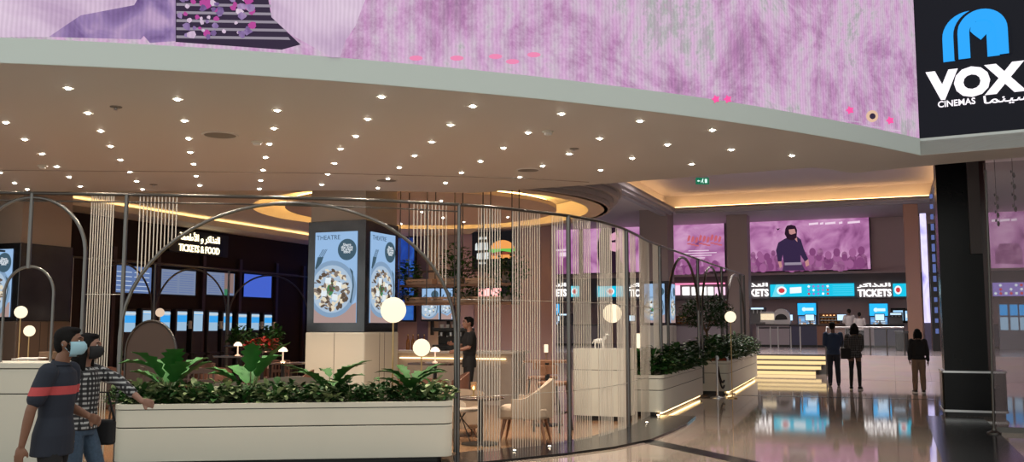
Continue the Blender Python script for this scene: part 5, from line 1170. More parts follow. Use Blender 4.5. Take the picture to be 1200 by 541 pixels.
# sign band: a projecting dark fascia with lit panels
s0, s1 = bs(560, 3.5), bs(1300, 3.5); q0 = B0 + V2d * s0; q1 = B0 + V2d * s1; zl, zh = bz(950, 350), bz(950, 322)
m = MB(); m.prism([q0, q1, q1 - U2 * .6, q0 - U2 * .6], zl, zh); struct('trim_40', m, mat('sign_band_grey', (.15, .13, .14), .5))
m = MB(); m.prism([q0, q1, q1 - U2 * .75, q0 - U2 * .75], zh, zh + .12); struct('trim_41', m, wall_m)
bf = lambda px, py, off=.62: bw_frame(px, py, off)
BFz = lambda px, py: bf(px, py)
cy = emit('cyan_panel', (.01, .50, .72), 1.15); cyl = emit('light_cyan_panel', (.15, .66, .80), 1.1); pw = emit('panel_white', (.8, .9, .95), 1.1); pr_ = emit('panel_red', (.65, .05, .06), 1.); pp = emit('panel_violet', (.30, .22, .60), 1.)
def tickets_sign(x0, x1, lab, body='TICKETS', clip=False):
    q0, z0 = bf(x0, 346.5, .66); q1, _ = bf(x1, 346.5, .66); _, zt = bf((x0 + x1) / 2, 332, .66); _, z0 = bf((x0 + x1) / 2, 347.5, .66); w = (q1 - q0).length; h = zt - z0
    r = thing('tickets_sign', lab, 'sign', ((q0.x + q1.x) / 2, (q0.y + q1.y) / 2, z0), RZ, 'white ticket signs over the counters')
    t = text_mesh('english_lettering', body, h * .74, white_led, r, (0, -.02, h * .04), (pi / 2, 0, 0), 'CENTER', .016, .02); t.scale.x = w / (max(v.co.x for v in t.data.vertices) - min(v.co.x for v in t.data.vertices))
    t = text_mesh('arabic_lettering', '\uFEAE\uFEDB\uFE8D\uFEAC\uFE98\uFEDF\uFE8D', h * .34, white_led, r, (0, -.02, h * .78), (pi / 2, 0, 0), 'CENTER', .006, .02); tw = (max(v.co.x for v in t.data.vertices) - min(v.co.x for v in t.data.vertices)); t.scale.x = w / max(tw, .1)
    m = MB(); m.box((0, .0, h * .66), (w, .03, .02)); m.build('mounting_rail', dkmetal, r)
tickets_sign(1005.5, 1045, 'white glowing TICKETS sign with Arabic above, right of the long cyan panel')
tickets_sign(863, 901, 'white glowing TICKETS sign partly hidden behind the arcade, left of the long cyan panel')
tickets_sign(634, 664, 'white glowing TICKETS sign seen through the strands')
tickets_sign(738, 766, 'white glowing TICKETS sign mostly hidden behind strands and the mauve pillar')
def sign_panel(lab, x0, x1, y0, y1, deco, group='lit panels of the sign band', base=cy):
    r, w, h, p_ = back_thing('menu_board', lab, 'sign panel', x0, x1, y0, y1, lambda px, py, off: bf(px, py, off + .6), base, 'panel', .08, .08, group); rg = random.Random(int(x0))
    for kind, a, b in deco:
        xa, xb = -w / 2 + w * a, -w / 2 + w * b
        if kind == 'slant': add(p_, 'picture_area', [(xa, 0), (xb, 0), (xb + h * .35, h), (xa + h * .35, h)], cyl, -.022)
        if kind == 'box': add(p_, 'picture_area', [(xa, h * .25), (xb, h * .3), (xb, h * .78), (xa, h * .74)], pw, -.03)
        if kind == 'blob':
            add(p_, 'food_picture', disc_pts((xa + xb) / 2, h * .5, (xb - xa) / 2, h * .34), pw, -.03); add(p_, 'food_picture', disc_pts((xa + xb) / 2, h * .5, (xb - xa) / 3.2, h * .2), pr_, -.036)
        if kind == 'grid':
            m = MB(); nx = max(3, int((xb - xa) / .22))
            for i in range(nx):
                for j in range(3):
                    x = xa + (xb - xa) * (i + .5) / nx; z = h * (.2 + .3 * j); s = h * .12; a_ = rg.uniform(0, 1.5)
                    flat(m, [(x + s * cos(a_ + t), z + s * sin(a_ + t)) for t in (0, 1.57, 3.14, 4.71)], -.03, rg.randrange(3), th=.005)
            m.build('food_picture', [pw, pp, pr_], p_)
        if kind == 'lines':
            m = MB()
            for j in range(5): flat(m, [(xa, h * (.15 + .17 * j)), (xb, h * (.15 + .17 * j)), (xb, h * (.15 + .17 * j) + .015), (xa, h * (.15 + .17 * j) + .015)], -.028, th=.004)
            m.build('menu_rows', cyl, p_)
sign_panel('long cyan lit panel with food pictures between the two TICKETS signs', 903, 1001.5, 332.5, 347, [('slant', .02, .12), ('blob', .08, .20), ('box', .24, .38), ('grid', .44, .72), ('lines', .75, .99)])
sign_panel('short cyan lit panel right of the right-hand TICKETS sign', 1047, 1064, 332, 347, [('blob', .1, .6)])
sign_panel('cyan lit panel left of the mauve pillar, behind the strands', 700, 737, 335, 347.5, [('blob', .3, .55), ('slant', 0, .2)])
sign_panel('pale lit panel left of the leftmost TICKETS sign', 601, 633, 335.5, 347.5, [('box', .1, .8)], base=cyl)
sign_panel('small pale panel with red marks right of the leftmost TICKETS sign', 668, 678, 335, 347.5, [('blob', .2, .9)], base=cyl)
sign_panel('colourful lit panel of pictures right of the black column', 1164, 1240, 330.5, 346.5, [('grid', .0, .98)], base=pp)
pinkw = emit('pink_white_panel', (.85, .55, .70), 1.3)
for x0, x1, lab in ((790, 797, 'narrow pinkish lit panel beside the mauve pillar'), (800, 808, 'small pinkish lit panel seen through the first narrow arch'), (811, 828, 'pinkish lit panel between the first two narrow arches'), (830, 836, 'small pinkish lit panel in the second narrow arch'), (838, 850, 'pinkish lit panel right of the second narrow arch')):
    r, w, h, p_ = back_thing('menu_board', lab, 'sign panel', x0, x1, 336 if x0 > 797 else 334, 345.5, lambda px, py, off: bf(px, py, off + .6), pinkw if x0 in (790, 838) else white_led, 'panel', .08, .08, 'pinkish panels of the sign band')
r, w, h, p_ = back_thing('neon_light', 'thin pink light line above the pinkish panels', 'light strip', 790, 850, 331.5, 333, lambda px, py, off: bf(px, py, off + .6), emit('pink_line', (1, .25, .45), 1.5), 'panel', .08, .05)
for x0, x1, lab, b in ((752, 788, 'big', 0),):
    pass
# pillars against the back wall
def plain_pillar(lab, px0, px1, d, mt, z0=PZ):
    a = D(px0, 300, d).xy; s_ = onl(a, V2d, px1, 4); r = thing('square_pillar', lab, 'pillar', (a.x, a.y, z0), RZ)
    m = MB(); m.box((s_ / 2, s_ / 2, (ZH - z0) / 2 + .0), (s_, s_, ZH - z0 - .004)); m.build('shaft', mt, r, bevel=.02)
    m = MB(); m.box((s_ / 2, s_ / 2, .08), (s_ + .05, s_ + .05, .16)); m.build('plinth', dkmetal, r)
    return a, s_
plain_pillar('grey-mauve square pillar left of the wide figure screen', 852, 877, 48.6, mat('mauve_pillar2', (.46, .38, .35), .6))
tp, ts = plain_pillar('tan square pillar right of the TICKETS sign, behind the woman in the black top', 1060.5, 1079, 43.0, mat('tan_pillar', (.46, .27, .19), .55))
# tall LED ribbon beside the tan pillar
led2 = screen_mat('white_violet_ribbon', [(.3, (.25, .22, .65)), (.5, (.70, .65, 1.)), (.7, (.35, .30, .75))], 1.2, 6, 1.3, 0, 1., (1, 1, .4))
a = D(1080, 300, 41.0).xy; s_ = onl(a, V2d, 1088, 4); zt, zb = D(1084, 250, 41).z, D(1084, 378, 41).z
r = thing('led_column', 'tall bright white-violet vertical display right of the tan pillar', 'video screen', (a.x, a.y, PZ), RZ)
m = MB(); m.box((s_ / 2, .2, (zb - PZ) / 2), (s_, .3, zb - PZ)); m.build('pedestal', mat('violet_grey', (.10, .09, .16), .5), r)
m = MB(); m.box((s_ / 2, .15, (zb + zt) / 2 - PZ), (s_, .3, zt - zb)); m.build('display', led2, r)
a = D(1089, 300, 38.0).xy; s_ = onl(a, V2d, 1098, 4)
r = thing('led_column', 'dark narrow upright display casing between the bright display and the black column', 'video screen', (a.x, a.y, PZ), RZ); zt2 = D(1093, 262, 38).z
m = MB(); m.box((s_ / 2, .25, (zt2 - PZ) / 2), (s_, .5, zt2 - PZ)); m.build('casing', black, r)
m = MB()
rg = random.Random(4)
for k in range(14):
    z = .8 + k * .42; m.box((s_ - .10, -.012, z), (.12, .02, rg.uniform(.15, .36)))
m.build('display', emit('dark_video_blue', (.10, .14, .36), 1.), r)
# ================================================================ counters on the platform
c0_ = D(884, 395, 46.5).xy
def counter(lab, x0, x1, front, base=None):
    o = c0_; s0, s1 = onl(o, V2d, x0, 1.5), onl(o, V2d, x1, 1.5); q = o + V2d * s0; L = s1 - s0
    r = thing('service_counter', lab, 'counter', (q.x, q.y, PZ), RZ, 'service counters under the sign band')
    m = MB(); m.box((L / 2, .35, .53), (L - .004, .66, 1.02)); m.build('counter_front', front, r)
    m = MB(); m.box((L / 2, .33, 1.07), (L - .004, .78, .06)); m.build('worktop', mat('dark_worktop', (.05, .045, .05), .25), r)
    m = MB(); m.box((L / 2, .34, .05), (L - .01, .68, .10)); m.build('plinth', black, r)
    return q, L
lav = mat('lavender_front', (.30, .26, .29), .4); navy = mat('navy_front', (.05, .05, .10), .35); brn = mat('brown_front', (.22, .10, .07), .45)
counter('lavender service counter left of the tall drinks fridge', 886, 925, lav); counter('navy service counter in front of the tall drinks fridge', 925, 957, navy); counter('brown service counter below the popcorn shelf', 957, 990, brn)
counter('lavender service counter behind the two customers in white', 990, 1024, lav); counter('navy service counter left of the tan pillar', 1024, 1060, navy)
counter('long lavender service counter seen behind the strands', 600, 700, lav); counter('lavender service counter seen through the narrow arches', 786, 850, lav); counter('navy service counter right of the black column', 1163, 1235, navy)
def on_cnt(px, dy=.35): o = c0_ + U2 * dy; s = onl(o, V2d, px, 1.9); q = o + V2d * s; return (q.x, q.y, PZ + 1.101)
scr_b = emit('pos_screen', (.55, .75, .95), 1.3)
for i, (px, lab) in enumerate(((924, 'left of the drinks fridge'), (949, 'in front of the drinks fridge'), (986.5, 'right of the popcorn shelf'), (1031, 'in front of the second drinks fridge'), (619, 'far behind the strands at left'), (657, 'behind the strands right of the small TICKETS sign'), (740, 'behind the strands near the mauve pillar'))):
    r = thing('till_screen', 'small lit till screen on the counter, %s' % lab, 'monitor', on_cnt(px), RZ, 'till screens on the service counters')
    m = MB(); m.box((0, .02, .32), (.46, .04, .34)); m.build('bezel', black, r); m = MB(); flat(m, [(-.2, .18), (.2, .18), (.2, .46), (-.2, .46)], -.004); m.build('display', scr_b, r)
    m = MB(); m.box((0, .05, .08), (.06, .04, .16)); m.box((0, .05, .01), (.24, .18, .02)); m.build('stand', black, r)
def fridge(lab, x0, x1, y0, y1):
    o = c0_ + U2 * 1.9; s0, s1 = onl(o, V2d, x0, 2.5), onl(o, V2d, x1, 2.5); q = o + V2d * s0; w = s1 - s0; h = D(x0, y0, q.y).z - PZ
    r = thing('drinks_fridge', lab, 'fridge', (q.x, q.y, PZ), RZ, 'drinks fridges behind the counters')
    m = MB(); m.box((w / 2, .35, h / 2), (w, .7, h)); m.build('cabinet', mat('fridge_grey', (.05, .07, .10), .4), r)
    hd = emit('fridge_header', (.02, .42, .85), 1.3); m = MB(); flat(m, [(.03, h - .62), (w - .03, h - .62), (w - .03, h - .03), (.03, h - .03)], -.02); p_ = m.build('header_panel', hd, r)
    text_mesh('lettering', 'Drinks', .3, scr_b, p_, (w / 2, -.024, h - .42), (pi / 2, 0, 0), 'CENTER', .01, .002) if False else None
    m = MB(); flat(m, disc_pts(w * .36, h - .33, .10), -.026); flat(m, [(w * .45, h - .40), (w * .85, h - .40), (w * .85, h - .26), (w * .45, h - .26)], -.026); m.build('emblem', scr_b, p_)
    m = MB(); flat(m, [(.06, .3), (w - .06, .3), (w - .06, h - .68), (.06, h - .68)], -.012); dr = m.build('door', emit('fridge_light', (.12, .28, .55), 1.), r)
    m = MB(); rg = random.Random(int(x0))
    for k in range(5):
        z = .35 + k * (h - 1.1) / 5; m.box((w / 2, -.02, z), (w - .14, .02, .03), k=0)
        for j in range(9): m.box((.13 + j * (w - .26) / 8, -.022, z + .10), (.08, .02, .16), k=rg.randrange(1, 4))
    m.build('bottle_rows', [steel, emit('bottle_lit_blue', (.20, .45, .80), 1.), emit('bottle_lit_white', (.60, .75, .90), 1.), emit('bottle_lit_orange', (.45, .30, .20), 1.)], dr)
fridge('tall blue-lit drinks fridge left of the popcorn shelf', 934, 957, 354.5, 380); fridge('tall blue-lit drinks fridge behind the customers in white', 1018, 1041, 355, 380); fridge('blue-lit drinks fridge seen through the strands', 640, 656, 355.5, 378)
def warm_shelf(lab, x0, x1, y0):
    o = c0_ + U2 * .45; s0, s1 = onl(o, V2d, x0, 2.), onl(o, V2d, x1, 2.); q = o + V2d * s0; w = s1 - s0; h = D(x0, y0, q.y).z - PZ - 1.101
    r = thing('food_warmer', lab, 'food display', (q.x, q.y, PZ + 1.101), RZ, 'food warmers on the counters')
    m = MB(); m.box((w / 2, .3, .03), (w, .5, .06)); m.box((w / 2, .3, h - .04), (w, .5, .08)); m.box((.02, .3, h / 2), (.04, .5, h)); m.box((w - .02, .3, h / 2), (.04, .5, h)); m.box((w / 2, .53, h / 2), (w, .04, h)); m.build('housing', mat('copper_brown', (.20, .08, .04), .35, .5), r)
    m = MB(); m.box((w / 2, .28, h * .36), (w - .08, .42, .03)); m.box((w / 2, .28, h * .66), (w - .08, .42, .03)); m.build('shelf', steel, r)
    m = MB(); rg = random.Random(int(x0))
    for k in range(3):
        for j in range(int(w / .16)): m.ell((.12 + j * .16, .2, .09 + k * h * .31), (.06, .06, .05), 8)
    m.build('snacks', mat('golden_snack', (.60, .30, .10), .6), r); m = MB(); m.box((w / 2, .2, h - .09), (w - .2, .04, .02)); m.build('heat_lamp', emit('heat_lamp', (1, .5, .2), 4), r)
warm_shelf('brown popcorn and snack warmer with glowing shelves right of the left drinks fridge', 960, 984, 367)
warm_shelf('brown snack warmer at the far left of the narrow counters', 792, 806, 370)
def machine(lab, px, w, h, glassy, nm='drink_machine'):
    x, y, z = on_cnt(px, .35); r = thing(nm, lab, 'drink machine', (x, y, z), RZ, 'machines on the service counters')
    if glassy:
        m = MB(); m.box((0, 0, .10), (w, .5, .20)); m.box((0, 0, h - .05), (w, .5, .10)); m.build('housing', steel, r, bevel=.01); m = MB(); m.box((0, 0, h / 2 + .05), (w - .06, .44, h - .32)); m.build('glass_case', mat('lit_popcorn', (.6, .5, .35), .5, em=(.9, .75, .5), es=.5, noise=.4, nscale=20), r)
    else:
        m = MB(); m.box((0, .1, h / 2), (w, .3, h)); m.box((0, -.1, .05), (w, .4, .1)); m.box((0, -.05, h - .08), (w, .4, .16)); m.build('housing', mat('machine_grey', (.12, .12, .13), .35), r, bevel=.01)
        for k in (-.25, 0, .25): m = MB(); m.cyl((k * w, -.2, h * .62), (k * w, -.2, h - .16), .03, n=10); m.build('nozzle', steel, r)
        m = MB(); m.box((0, -.25, h - .08), (w * .8, .01, .08)); m.build('lit_label', scr_b, r)
machine('tall grey drinks machine left of the arched hood on the left counter', 888.5, .75, .85, False); machine('glass popcorn machine on the left counter beside the arched hood', 900, .7, .62, True, 'popcorn_machine'); machine('grey drinks machine near the tan pillar', 1050, .6, .55, False); machine('grey drinks machine behind the strands, beside the small drinks fridge', 663, .7, .6, False)
x, y, z = on_cnt(916, .35); r = thing('arched_hood', 'white arched oven hood behind the popcorn machine', 'oven', (x, y, z), RZ)
m = MB(); n = 14; rs = [[(.42 * cos(pi * i / n), y_, .42 * sin(pi * i / n) + .34) for i in range(n + 1)] + [(-.42, y_, .0), (.42, y_, 0)] for y_ in (-.2, .35)]; m.rings(rs); m.build('housing', mat('oven_white', (.55, .54, .55), .4), r, smooth=40)
m = MB(); flat(m, [(.30 * cos(pi * i / n), .28 * sin(pi * i / n) + .22) for i in range(n + 1)] + [(-.30, .2)], -.215); m.build('opening', black, r)
# wall TVs left of the tan pillar
for (x0, x1, y0, y1, lab) in ((1046, 1057.5, 363.5, 375.5, 'square blue-white wall monitor left of the tan pillar'), (1060, 1064, 364, 375.5, 'blue-white wall monitor cut off by the tan pillar'), (608, 616, 360, 370, 'small blue wall monitor far behind the strands')):
    r, w, h, p_ = back_thing('wall_monitor', lab, 'monitor', x0, x1, y0, y1, bw_frame, emit('monitor_pale_blue', (.35, .62, .90), 1.1), 'display', .12, .08, 'monitors on the back wall', black, .12)
    add(p_, 'picture_area', [(-w * .3, h * .3), (w * .3, h * .3), (w * .3, h * .7), (-w * .3, h * .7)], pw, -.03)
# kiosks right of the black column
for i, (x0, x1) in enumerate(((1172, 1181), (1184, 1193), (1195, 1204))):
    o = c0_ - U2 * 1.2; s0, s1 = onl(o, V2d, x0, 2), onl(o, V2d, x1, 2); q = o + V2d * (s0 + s1) / 2; w = s1 - s0; zt = D(x0, 355.5, q.y).z - PZ
    r = thing('ticket_kiosk', 'self-service kiosk with blue top screen right of the black column, %s from the left' % ords[i], 'ticket kiosk', (q.x, q.y, PZ), RZ, 'kiosks right of the black column')
    m = MB(); m.box((0, .15, zt / 2), (w + .1, .3, zt)); m.build('cabinet', mat('kiosk_silver', (.3, .32, .38), .4), r)
    m = MB(); flat(m, [(-w / 2, zt * .74), (w / 2, zt * .74), (w / 2, zt - .05), (-w / 2, zt - .05)], -.02); m.build('display', kb, r); m = MB(); flat(m, [(-w / 2, zt * .42), (w / 2, zt * .42), (w / 2, zt * .70), (-w / 2, zt * .70)], -.02); m.build('display', kp, r)
# bin
c = D(1057, 400, 38.).xy; r = thing('waste_bin', 'black square waste bin left of the tan pillar', 'bin', (c.x, c.y, PZ), RZ)
m = MB(); m.prism(rrect(-.24, .24, -.24, .24, .05), 0, .72); m.build('body', black, r, smooth=40, bevel=.01)
m = MB(); m.prism(rrect(-.26, .26, -.26, .26, .05), .73, .80); m.build('lid', mat('bin_lid', (.03, .03, .035), .3), r, smooth=40, bevel=.01)
# queue barriers on the platform
for i, px in enumerate((889, 903, 912, 927, 938)):
    c = D(px, 400, 41. if i != 4 else 36.5).xy; r = thing('queue_stanchion', 'slim metal queue post on the platform, %s from the left' % ords[i], 'stanchion', (c.x, c.y, PZ), 0, 'queue posts on the platform')
    m = MB(); m.lathe([(.18, 0), (.18, .02), (.03, .04)], n=20); m.build('foot', steel, r, smooth=40); m = MB(); m.cyl((0, 0, .03), (0, 0, .98), .03, n=12); m.build('pole', steel, r, smooth=40)
c1_, c2_ = D(889, 400, 41.).xy, D(927, 400, 41.).xy
r = thing('queue_belt', 'dark retractable queue belt between the slim posts', 'belt', (c1_.x, c1_.y, PZ), 0); dv = c2_ - c1_
m = MB(); m.tube([(0, 0, .93), (dv.x, dv.y, .93)], .03, 4); m.build('belt', black, r)
# glass balustrade with steel handrail
e0 = SP0 + V2d * (steps_r + .35); e1 = top_edge + V2d * (steps_r + .35); eR = D(1062, 378, e1.y - 1.6).xy
edge_s = lambda px: onl(top_edge + U2 * .12, V2d, px, 1.7); EO = top_edge + U2 * .12
pts = [Vector((e0.x, e0.y, .95)), Vector((e1.x, e1.y + .12, PZ + .95))]; qe = EO + V2d * edge_s(1059); pts.append(Vector((qe.x, qe.y, PZ + .95)))
r = thing('glass_balustrade', 'glass balustrade with a steel handrail beside the steps and along the platform edge', 'railing', (e0.x, e0.y, 0), 0); o3 = Vector((e0.x, e0.y, 0))
m = MB(); m.tube([p - o3 for p in pts], .028, 10); m.build('handrail', steel, r, smooth=50)
for s in (None, 'e', 1000, 1019, 1038.5, 1059):
    if s is None: b = Vector((e0.x, e0.y, 0)); zz = 0
    elif s == 'e': b = Vector((e1.x, e1.y + .12, PZ)); zz = PZ
    else: q = EO + V2d * edge_s(s); b = Vector((q.x, q.y, PZ)); zz = PZ
    m = MB(); m.cyl(b - o3, b - o3 + Vector((0, 0, .95)), .022, n=8); m.build('post', postm, r, smooth=50)
gl = mat('balustrade_glass', (.75, .82, .85), .03, alpha=.12)
m = MB(); t_ = [pts[0], pts[1]]; m.add([pts[0] - o3 - Vector((0, 0, .85)), pts[1] - o3 - Vector((0, 0, .85)), pts[1] - o3 - Vector((0, 0, .06)), pts[0] - o3 - Vector((0, 0, .06))], [(0, 1, 2, 3)]); m.build('glass_pane', gl, r)
m = MB(); m.add([pts[1] - o3 - Vector((0, 0, .90)), pts[2] - o3 - Vector((0, 0, .90)), pts[2] - o3 - Vector((0, 0, .06)), pts[1] - o3 - Vector((0, 0, .06))], [(0, 1, 2, 3)]); m.build('glass_pane', gl, r)
# ================================================================ black column on the right
a = F(1106, 487, 0).xy; w = onl(a, V2d, 1181, .3); col_ctr = a + V2d * w / 2 + U2 * w / 2
r = thing('black_column', 'massive polished black column with a wider boxed base at the right', 'pillar', (col_ctr.x, col_ctr.y, 0), RZ)
zb_ = D(1140, 434, a.y).z
m = MB(); m.prism(rrect(-w / 2, w / 2, -w / 2, w / 2, .05), .10, zb_ - .03); m.build('base_box', gloss_black, r, smooth=40)
m = MB(); m.prism(rrect(-w / 2 - .012, w / 2 + .012, -w / 2 - .012, w / 2 + .012, .05), zb_ - .035, zb_); m.prism(rrect(-w / 2 - .012, w / 2 + .012, -w / 2 - .012, w / 2 + .012, .05), .075, .115); m.build('steel_trim', steel, r, smooth=40)
m = MB(); m.prism(rrect(-w / 2 + .03, w / 2 - .03, -w / 2 + .03, w / 2 - .03, .05), 0, .08); m.build('plinth', black, r)
xl = onl(a + U2 * .1, V2d, 1100.5, 3.) - w / 2; xr = onl(a + U2 * .1, V2d, 1160, 3.) - w / 2
zn = D(1140, 298, a.y).z
m = MB(); m.prism([(xl, -w / 2 + .1), (xl + (xr - xl) * .86, -w / 2 + .1), (xl + (xr - xl) * .86, w / 2 - .1), (xl, w / 2 - .1)], zb_, 6.2); m.build('shaft', gloss_black, r)
m = MB(); m.prism([(xl + (xr - xl) * .86, -w / 2 + .1), (xr, -w / 2 + .1), (xr, w / 2 - .1), (xl + (xr - xl) * .86, w / 2 - .1)], zb_, 6.2); o = m.build('side_cladding', mat('maroon_stone', (.055, .028, .03), .2), r); o['label'] = 'reddish stone side strip'
m = MB(); x_ = xl + (xr - xl) * .62; x2 = xl + (xr - xl) * .855; m.prism([(x_, -w / 2 + .03), (x2, -w / 2 + .03), (x2, -w / 2 + .098), (x_, -w / 2 + .098)], zn, 6.2); o = m.build('raised_panel', mat('taupe_panel', (.055, .042, .042), .5), r); o['label'] = 'raised taupe panel on the upper right of the face'
# slim steel post standing right of the column
p0 = F(1165, 508, 0); r = thing('steel_upright', 'tall slim steel post standing on the floor in front of the black column', 'post', p0, 0)
pt = D(1153, 200, p0.y + .1) - p0; m = MB(); m.tube([(0, 0, .02), (pt.x * .5, .02, pt.z * .5), (pt.x, .05, pt.z)], .018, 10); m.build('pole', dkmetal, r, smooth=50)
m = MB(); m.lathe([(.10, 0), (.10, .02), (.03, .05), (.022, .09)], n=20); m.build('foot', dkmetal, r, smooth=40)
a_ = F(1168, 506, 0).xy; dv = V2d * 2.6; r = thing('glass_partition', 'tall tinted glass panel right of the slim post', 'glass panel', (a_.x, a_.y, 0), math.atan2(dv.y, dv.x))
m = MB(); m.box((1.3, 0, 2.1), (2.6, .012, 4.15)); m.build('pane', mat('tinted_glass', (.18, .13, .14), .04, alpha=.30), r)
m = MB(); m.box((1.3, 0, .04), (2.6, .06, .08)); m.build('bottom_rail', dkmetal, r)
# hanging ornaments
for i, (px, y0, y1, d) in enumerate(((1169, 232, 262, 20.), (1189, 205, 245, 19.))):
    c = D(px, y1, d); r = thing('hanging_ornament', 'thin hanging chain with small dark ornaments, %s from the column' % ords[i], 'ornament', (c.x, c.y, c.z), 0, 'hanging chains at the right edge'); L_ = ZH - c.z
    m = MB(); m.cyl((0, 0, 0), (0, 0, L_), .006, n=6); m.build('chain', dkmetal, r); m = MB()
    for k in range(4):
        z = .0 + k * (D(px, y0, d).z - c.z) / 3.; m.ell((.02, 0, z), (.035, .02, .06), 8); m.ell((-.03, 0, z + .07), (.02, .012, .035), 8)
    m.build('pendants', black, r)
# ================================================================ people
def lerp(a, b, t): return Vector(a) * (1 - t) + Vector(b) * t
def remesh(mb, name, mt, parent, vox, it=3):
    me = bpy.data.meshes.new(name); me.from_pydata(mb.v, [], mb.f); me.update()
    o = bpy.data.objects.new(name, me); COL.objects.link(o)
    md = o.modifiers.new('r', 'REMESH'); md.mode = 'VOXEL'; md.voxel_size = vox; md.use_smooth_shade = True
    sm = o.modifiers.new('s', 'SMOOTH'); sm.iterations = it; sm.factor = .5
    bpy.context.view_layer.update()
    m2 = bpy.data.meshes.new_from_object(o.evaluated_get(bpy.context.evaluated_depsgraph_get())); m2.name = name
    m2.materials.clear(); m2.materials.append(mt); m2.polygons.foreach_set('use_smooth', [True] * len(m2.polygons))
    COL.objects.unlink(o); bpy.data.objects.remove(o)
    r = bpy.data.objects.new(name, m2); COL.objects.link(r); r.parent = parent; return r
def limb(mb, pts, rads, n=14, flat_=None):
    mb.tube(pts, rads, n, flat=flat_)
    for p, r in zip(pts, rads): mb.ell(p, r * (1 if flat_ is None else min(flat_)), 12)
def rotz(p, a, c=(0, 0, 0)): 
    x, y = p[0] - c[0], p[1] - c[1]; return Vector((c[0] + x * cos(a) - y * sin(a), c[1] + x * sin(a) + y * cos(a), p[2]))
skins = {}
def person(label, loc, rz, H, pose, look, vox=.010, group=None):
    """faces local -y; pose gives joints in metres for a 1.75 m body; sides 'l' (x>0) and 'r' (x<0)"""
    k = H / 1.75; r = thing('person', label, 'person', loc, rz, group); r.scale = (k, k, k)
    hip = Vector((0, 0, .93)) + Vector(pose.get('hip', (0, 0, 0))); lean = Vector(pose.get('lean', (0, 0, 0)))      # shift of the neck
    neck = Vector((0, .01, 1.46)) + lean; head = Vector(pose.get('head', (0, -.03, 1.625))) + lean; ht = pose.get('turn', 0.)
    wide = look.get('wide', 1.); fem = look.get('fem', False)
    sh = {}; J = {}
    for s, sg in (('l', 1), ('r', -1)):
        sh[s] = lerp(hip, neck, .90) + Vector((sg * (.165 if fem else .19) * wide, 0, 0))
        J['e' + s] = Vector(pose.get('e' + s, (sg * .24, .03, 1.13))); J['w' + s] = Vector(pose.get('w' + s, (sg * .25, -.05, .88)))
        J['k' + s] = Vector(pose.get('k' + s, (sg * .10, -.02, .50))); J['a' + s] = Vector(pose.get('a' + s, (sg * .11, .02, .085))); J['t' + s] = pose.get('t' + s, (sg * .02, -.17, -.055))
    sm = mat(look['skin_name'], look['skin'], .55)
    # ---- continuous body
    m = MB(); T = lambda t: lerp(hip, neck, t)
    secs = [(T(-.12), .12, .09), (T(0), .155, .105), (T(.2), .135 * wide, .095 * wide), (T(.5), .15 * wide, .105 * wide), (T(.75), .165 * wide, .105 * wide), (T(.92), .12, .075), (T(1.0), .06, .055)]
    m.loft(secs, 20); limb(m, [T(.93), T(1.0), head + Vector((0, .025, -.06))], [.062, .056, .052])
    Hd = Matrix.Rotation(ht, 3, 'Z'); hh = lambda x, y, z: head + Hd @ Vector((x, y, z))
    m.ell(head + Vector((0, .012, .02)), (.076, .096, .100), 20, M=Hd); m.ell(hh(0, -.03, -.045), (.056, .062, .062), 16, M=Hd); m.ell(hh(0, -.055, -.088), (.026, .026, .020), 12)
    m.tube([hh(0, -.085, .028), hh(0, -.104, -.008), hh(0, -.112, -.022), hh(0, -.090, -.030)], [.010, .013, .015, .010], 10)
    m.ell(hh(0, -.088, .038), (.045, .012, .012), 10, M=Hd); m.ell(hh(0, -.090, -.052), (.024, .012, .007), 10, M=Hd); m.ell(hh(0, -.088, -.064), (.020, .012, .008), 10, M=Hd)
    for sg in (-1, 1): m.ell(hh(sg * .078, .012, -.002), (.010, .022, .033), 10, M=Hd)
    for s, sg in (('l', 1), ('r', -1)):
        limb(m, [sh[s], lerp(sh[s], J['e' + s], .5), J['e' + s]], [.052, .046, .038]); limb(m, [J['e' + s], lerp(J['e' + s], J['w' + s], .35), J['w' + s]], [.039, .038, .025])
        d = (J['w' + s] - J['e' + s]).normalized(); d = (d + Vector(pose.get('hd' + s, (0, 0, 0)))).normalized(); w_ = J['w' + s]
        side = d.cross(Vector((sg, 0, 0))); side = side.normalized() if side.length > .05 else Vector((0, 1, 0)); nr = d.cross(side).normalized()
        palm = w_ + d * .05; Mx = Matrix((side, nr, d)).transposed(); m.ell(palm, (.040, .016, .052), 14, M=Mx)
        curl = pose.get('curl', .5); inn = nr * (-1 if nr.x * sg > 0 else 1)
        for f, (o, ln) in enumerate(((-.030, .066), (-.010, .074), (.010, .070), (.029, .056))):
            b = w_ + d * .088 + side * o; c1 = b + (d * .9 + inn * curl * .5).normalized() * ln * .5; c2 = c1 + (d * (1 - curl * .6) + inn * curl).normalized() * ln * .5
            m.tube([b - d * .02, b, c1, c2], [.0095, .0095, .0088, .0075], 8); m.ell(c2, .0075, 8)
        tb = w_ + d * .028 - side * .028; t1 = tb + (d * .7 - side * .6 + inn * .3).normalized() * .036; t2 = t1 + (d * .9 - side * .1 + inn * .4).normalized() * .032; m.tube([tb, t1, t2], [.013, .0115, .009], 8); m.ell(t2, .009, 8)
        hp = hip + Vector((sg * .085, 0, -.02)); limb(m, [hp, lerp(hp, J['k' + s], .4), J['k' + s]], [.082, .075, .052]); limb(m, [J['k' + s], lerp(J['k' + s], J['a' + s], .3), J['a' + s]], [.050, .053, .034])
        m.ell(J['a' + s] + Vector(J['t' + s]) * .45 + Vector((0, 0, -.03)), (.036, .10, .030), 12)
    remesh(m, 'body', sm, r, vox)
    # ---- top
    m = MB(); hem = look.get('hem', -.08); g = .016 + look.get('loose', 0)
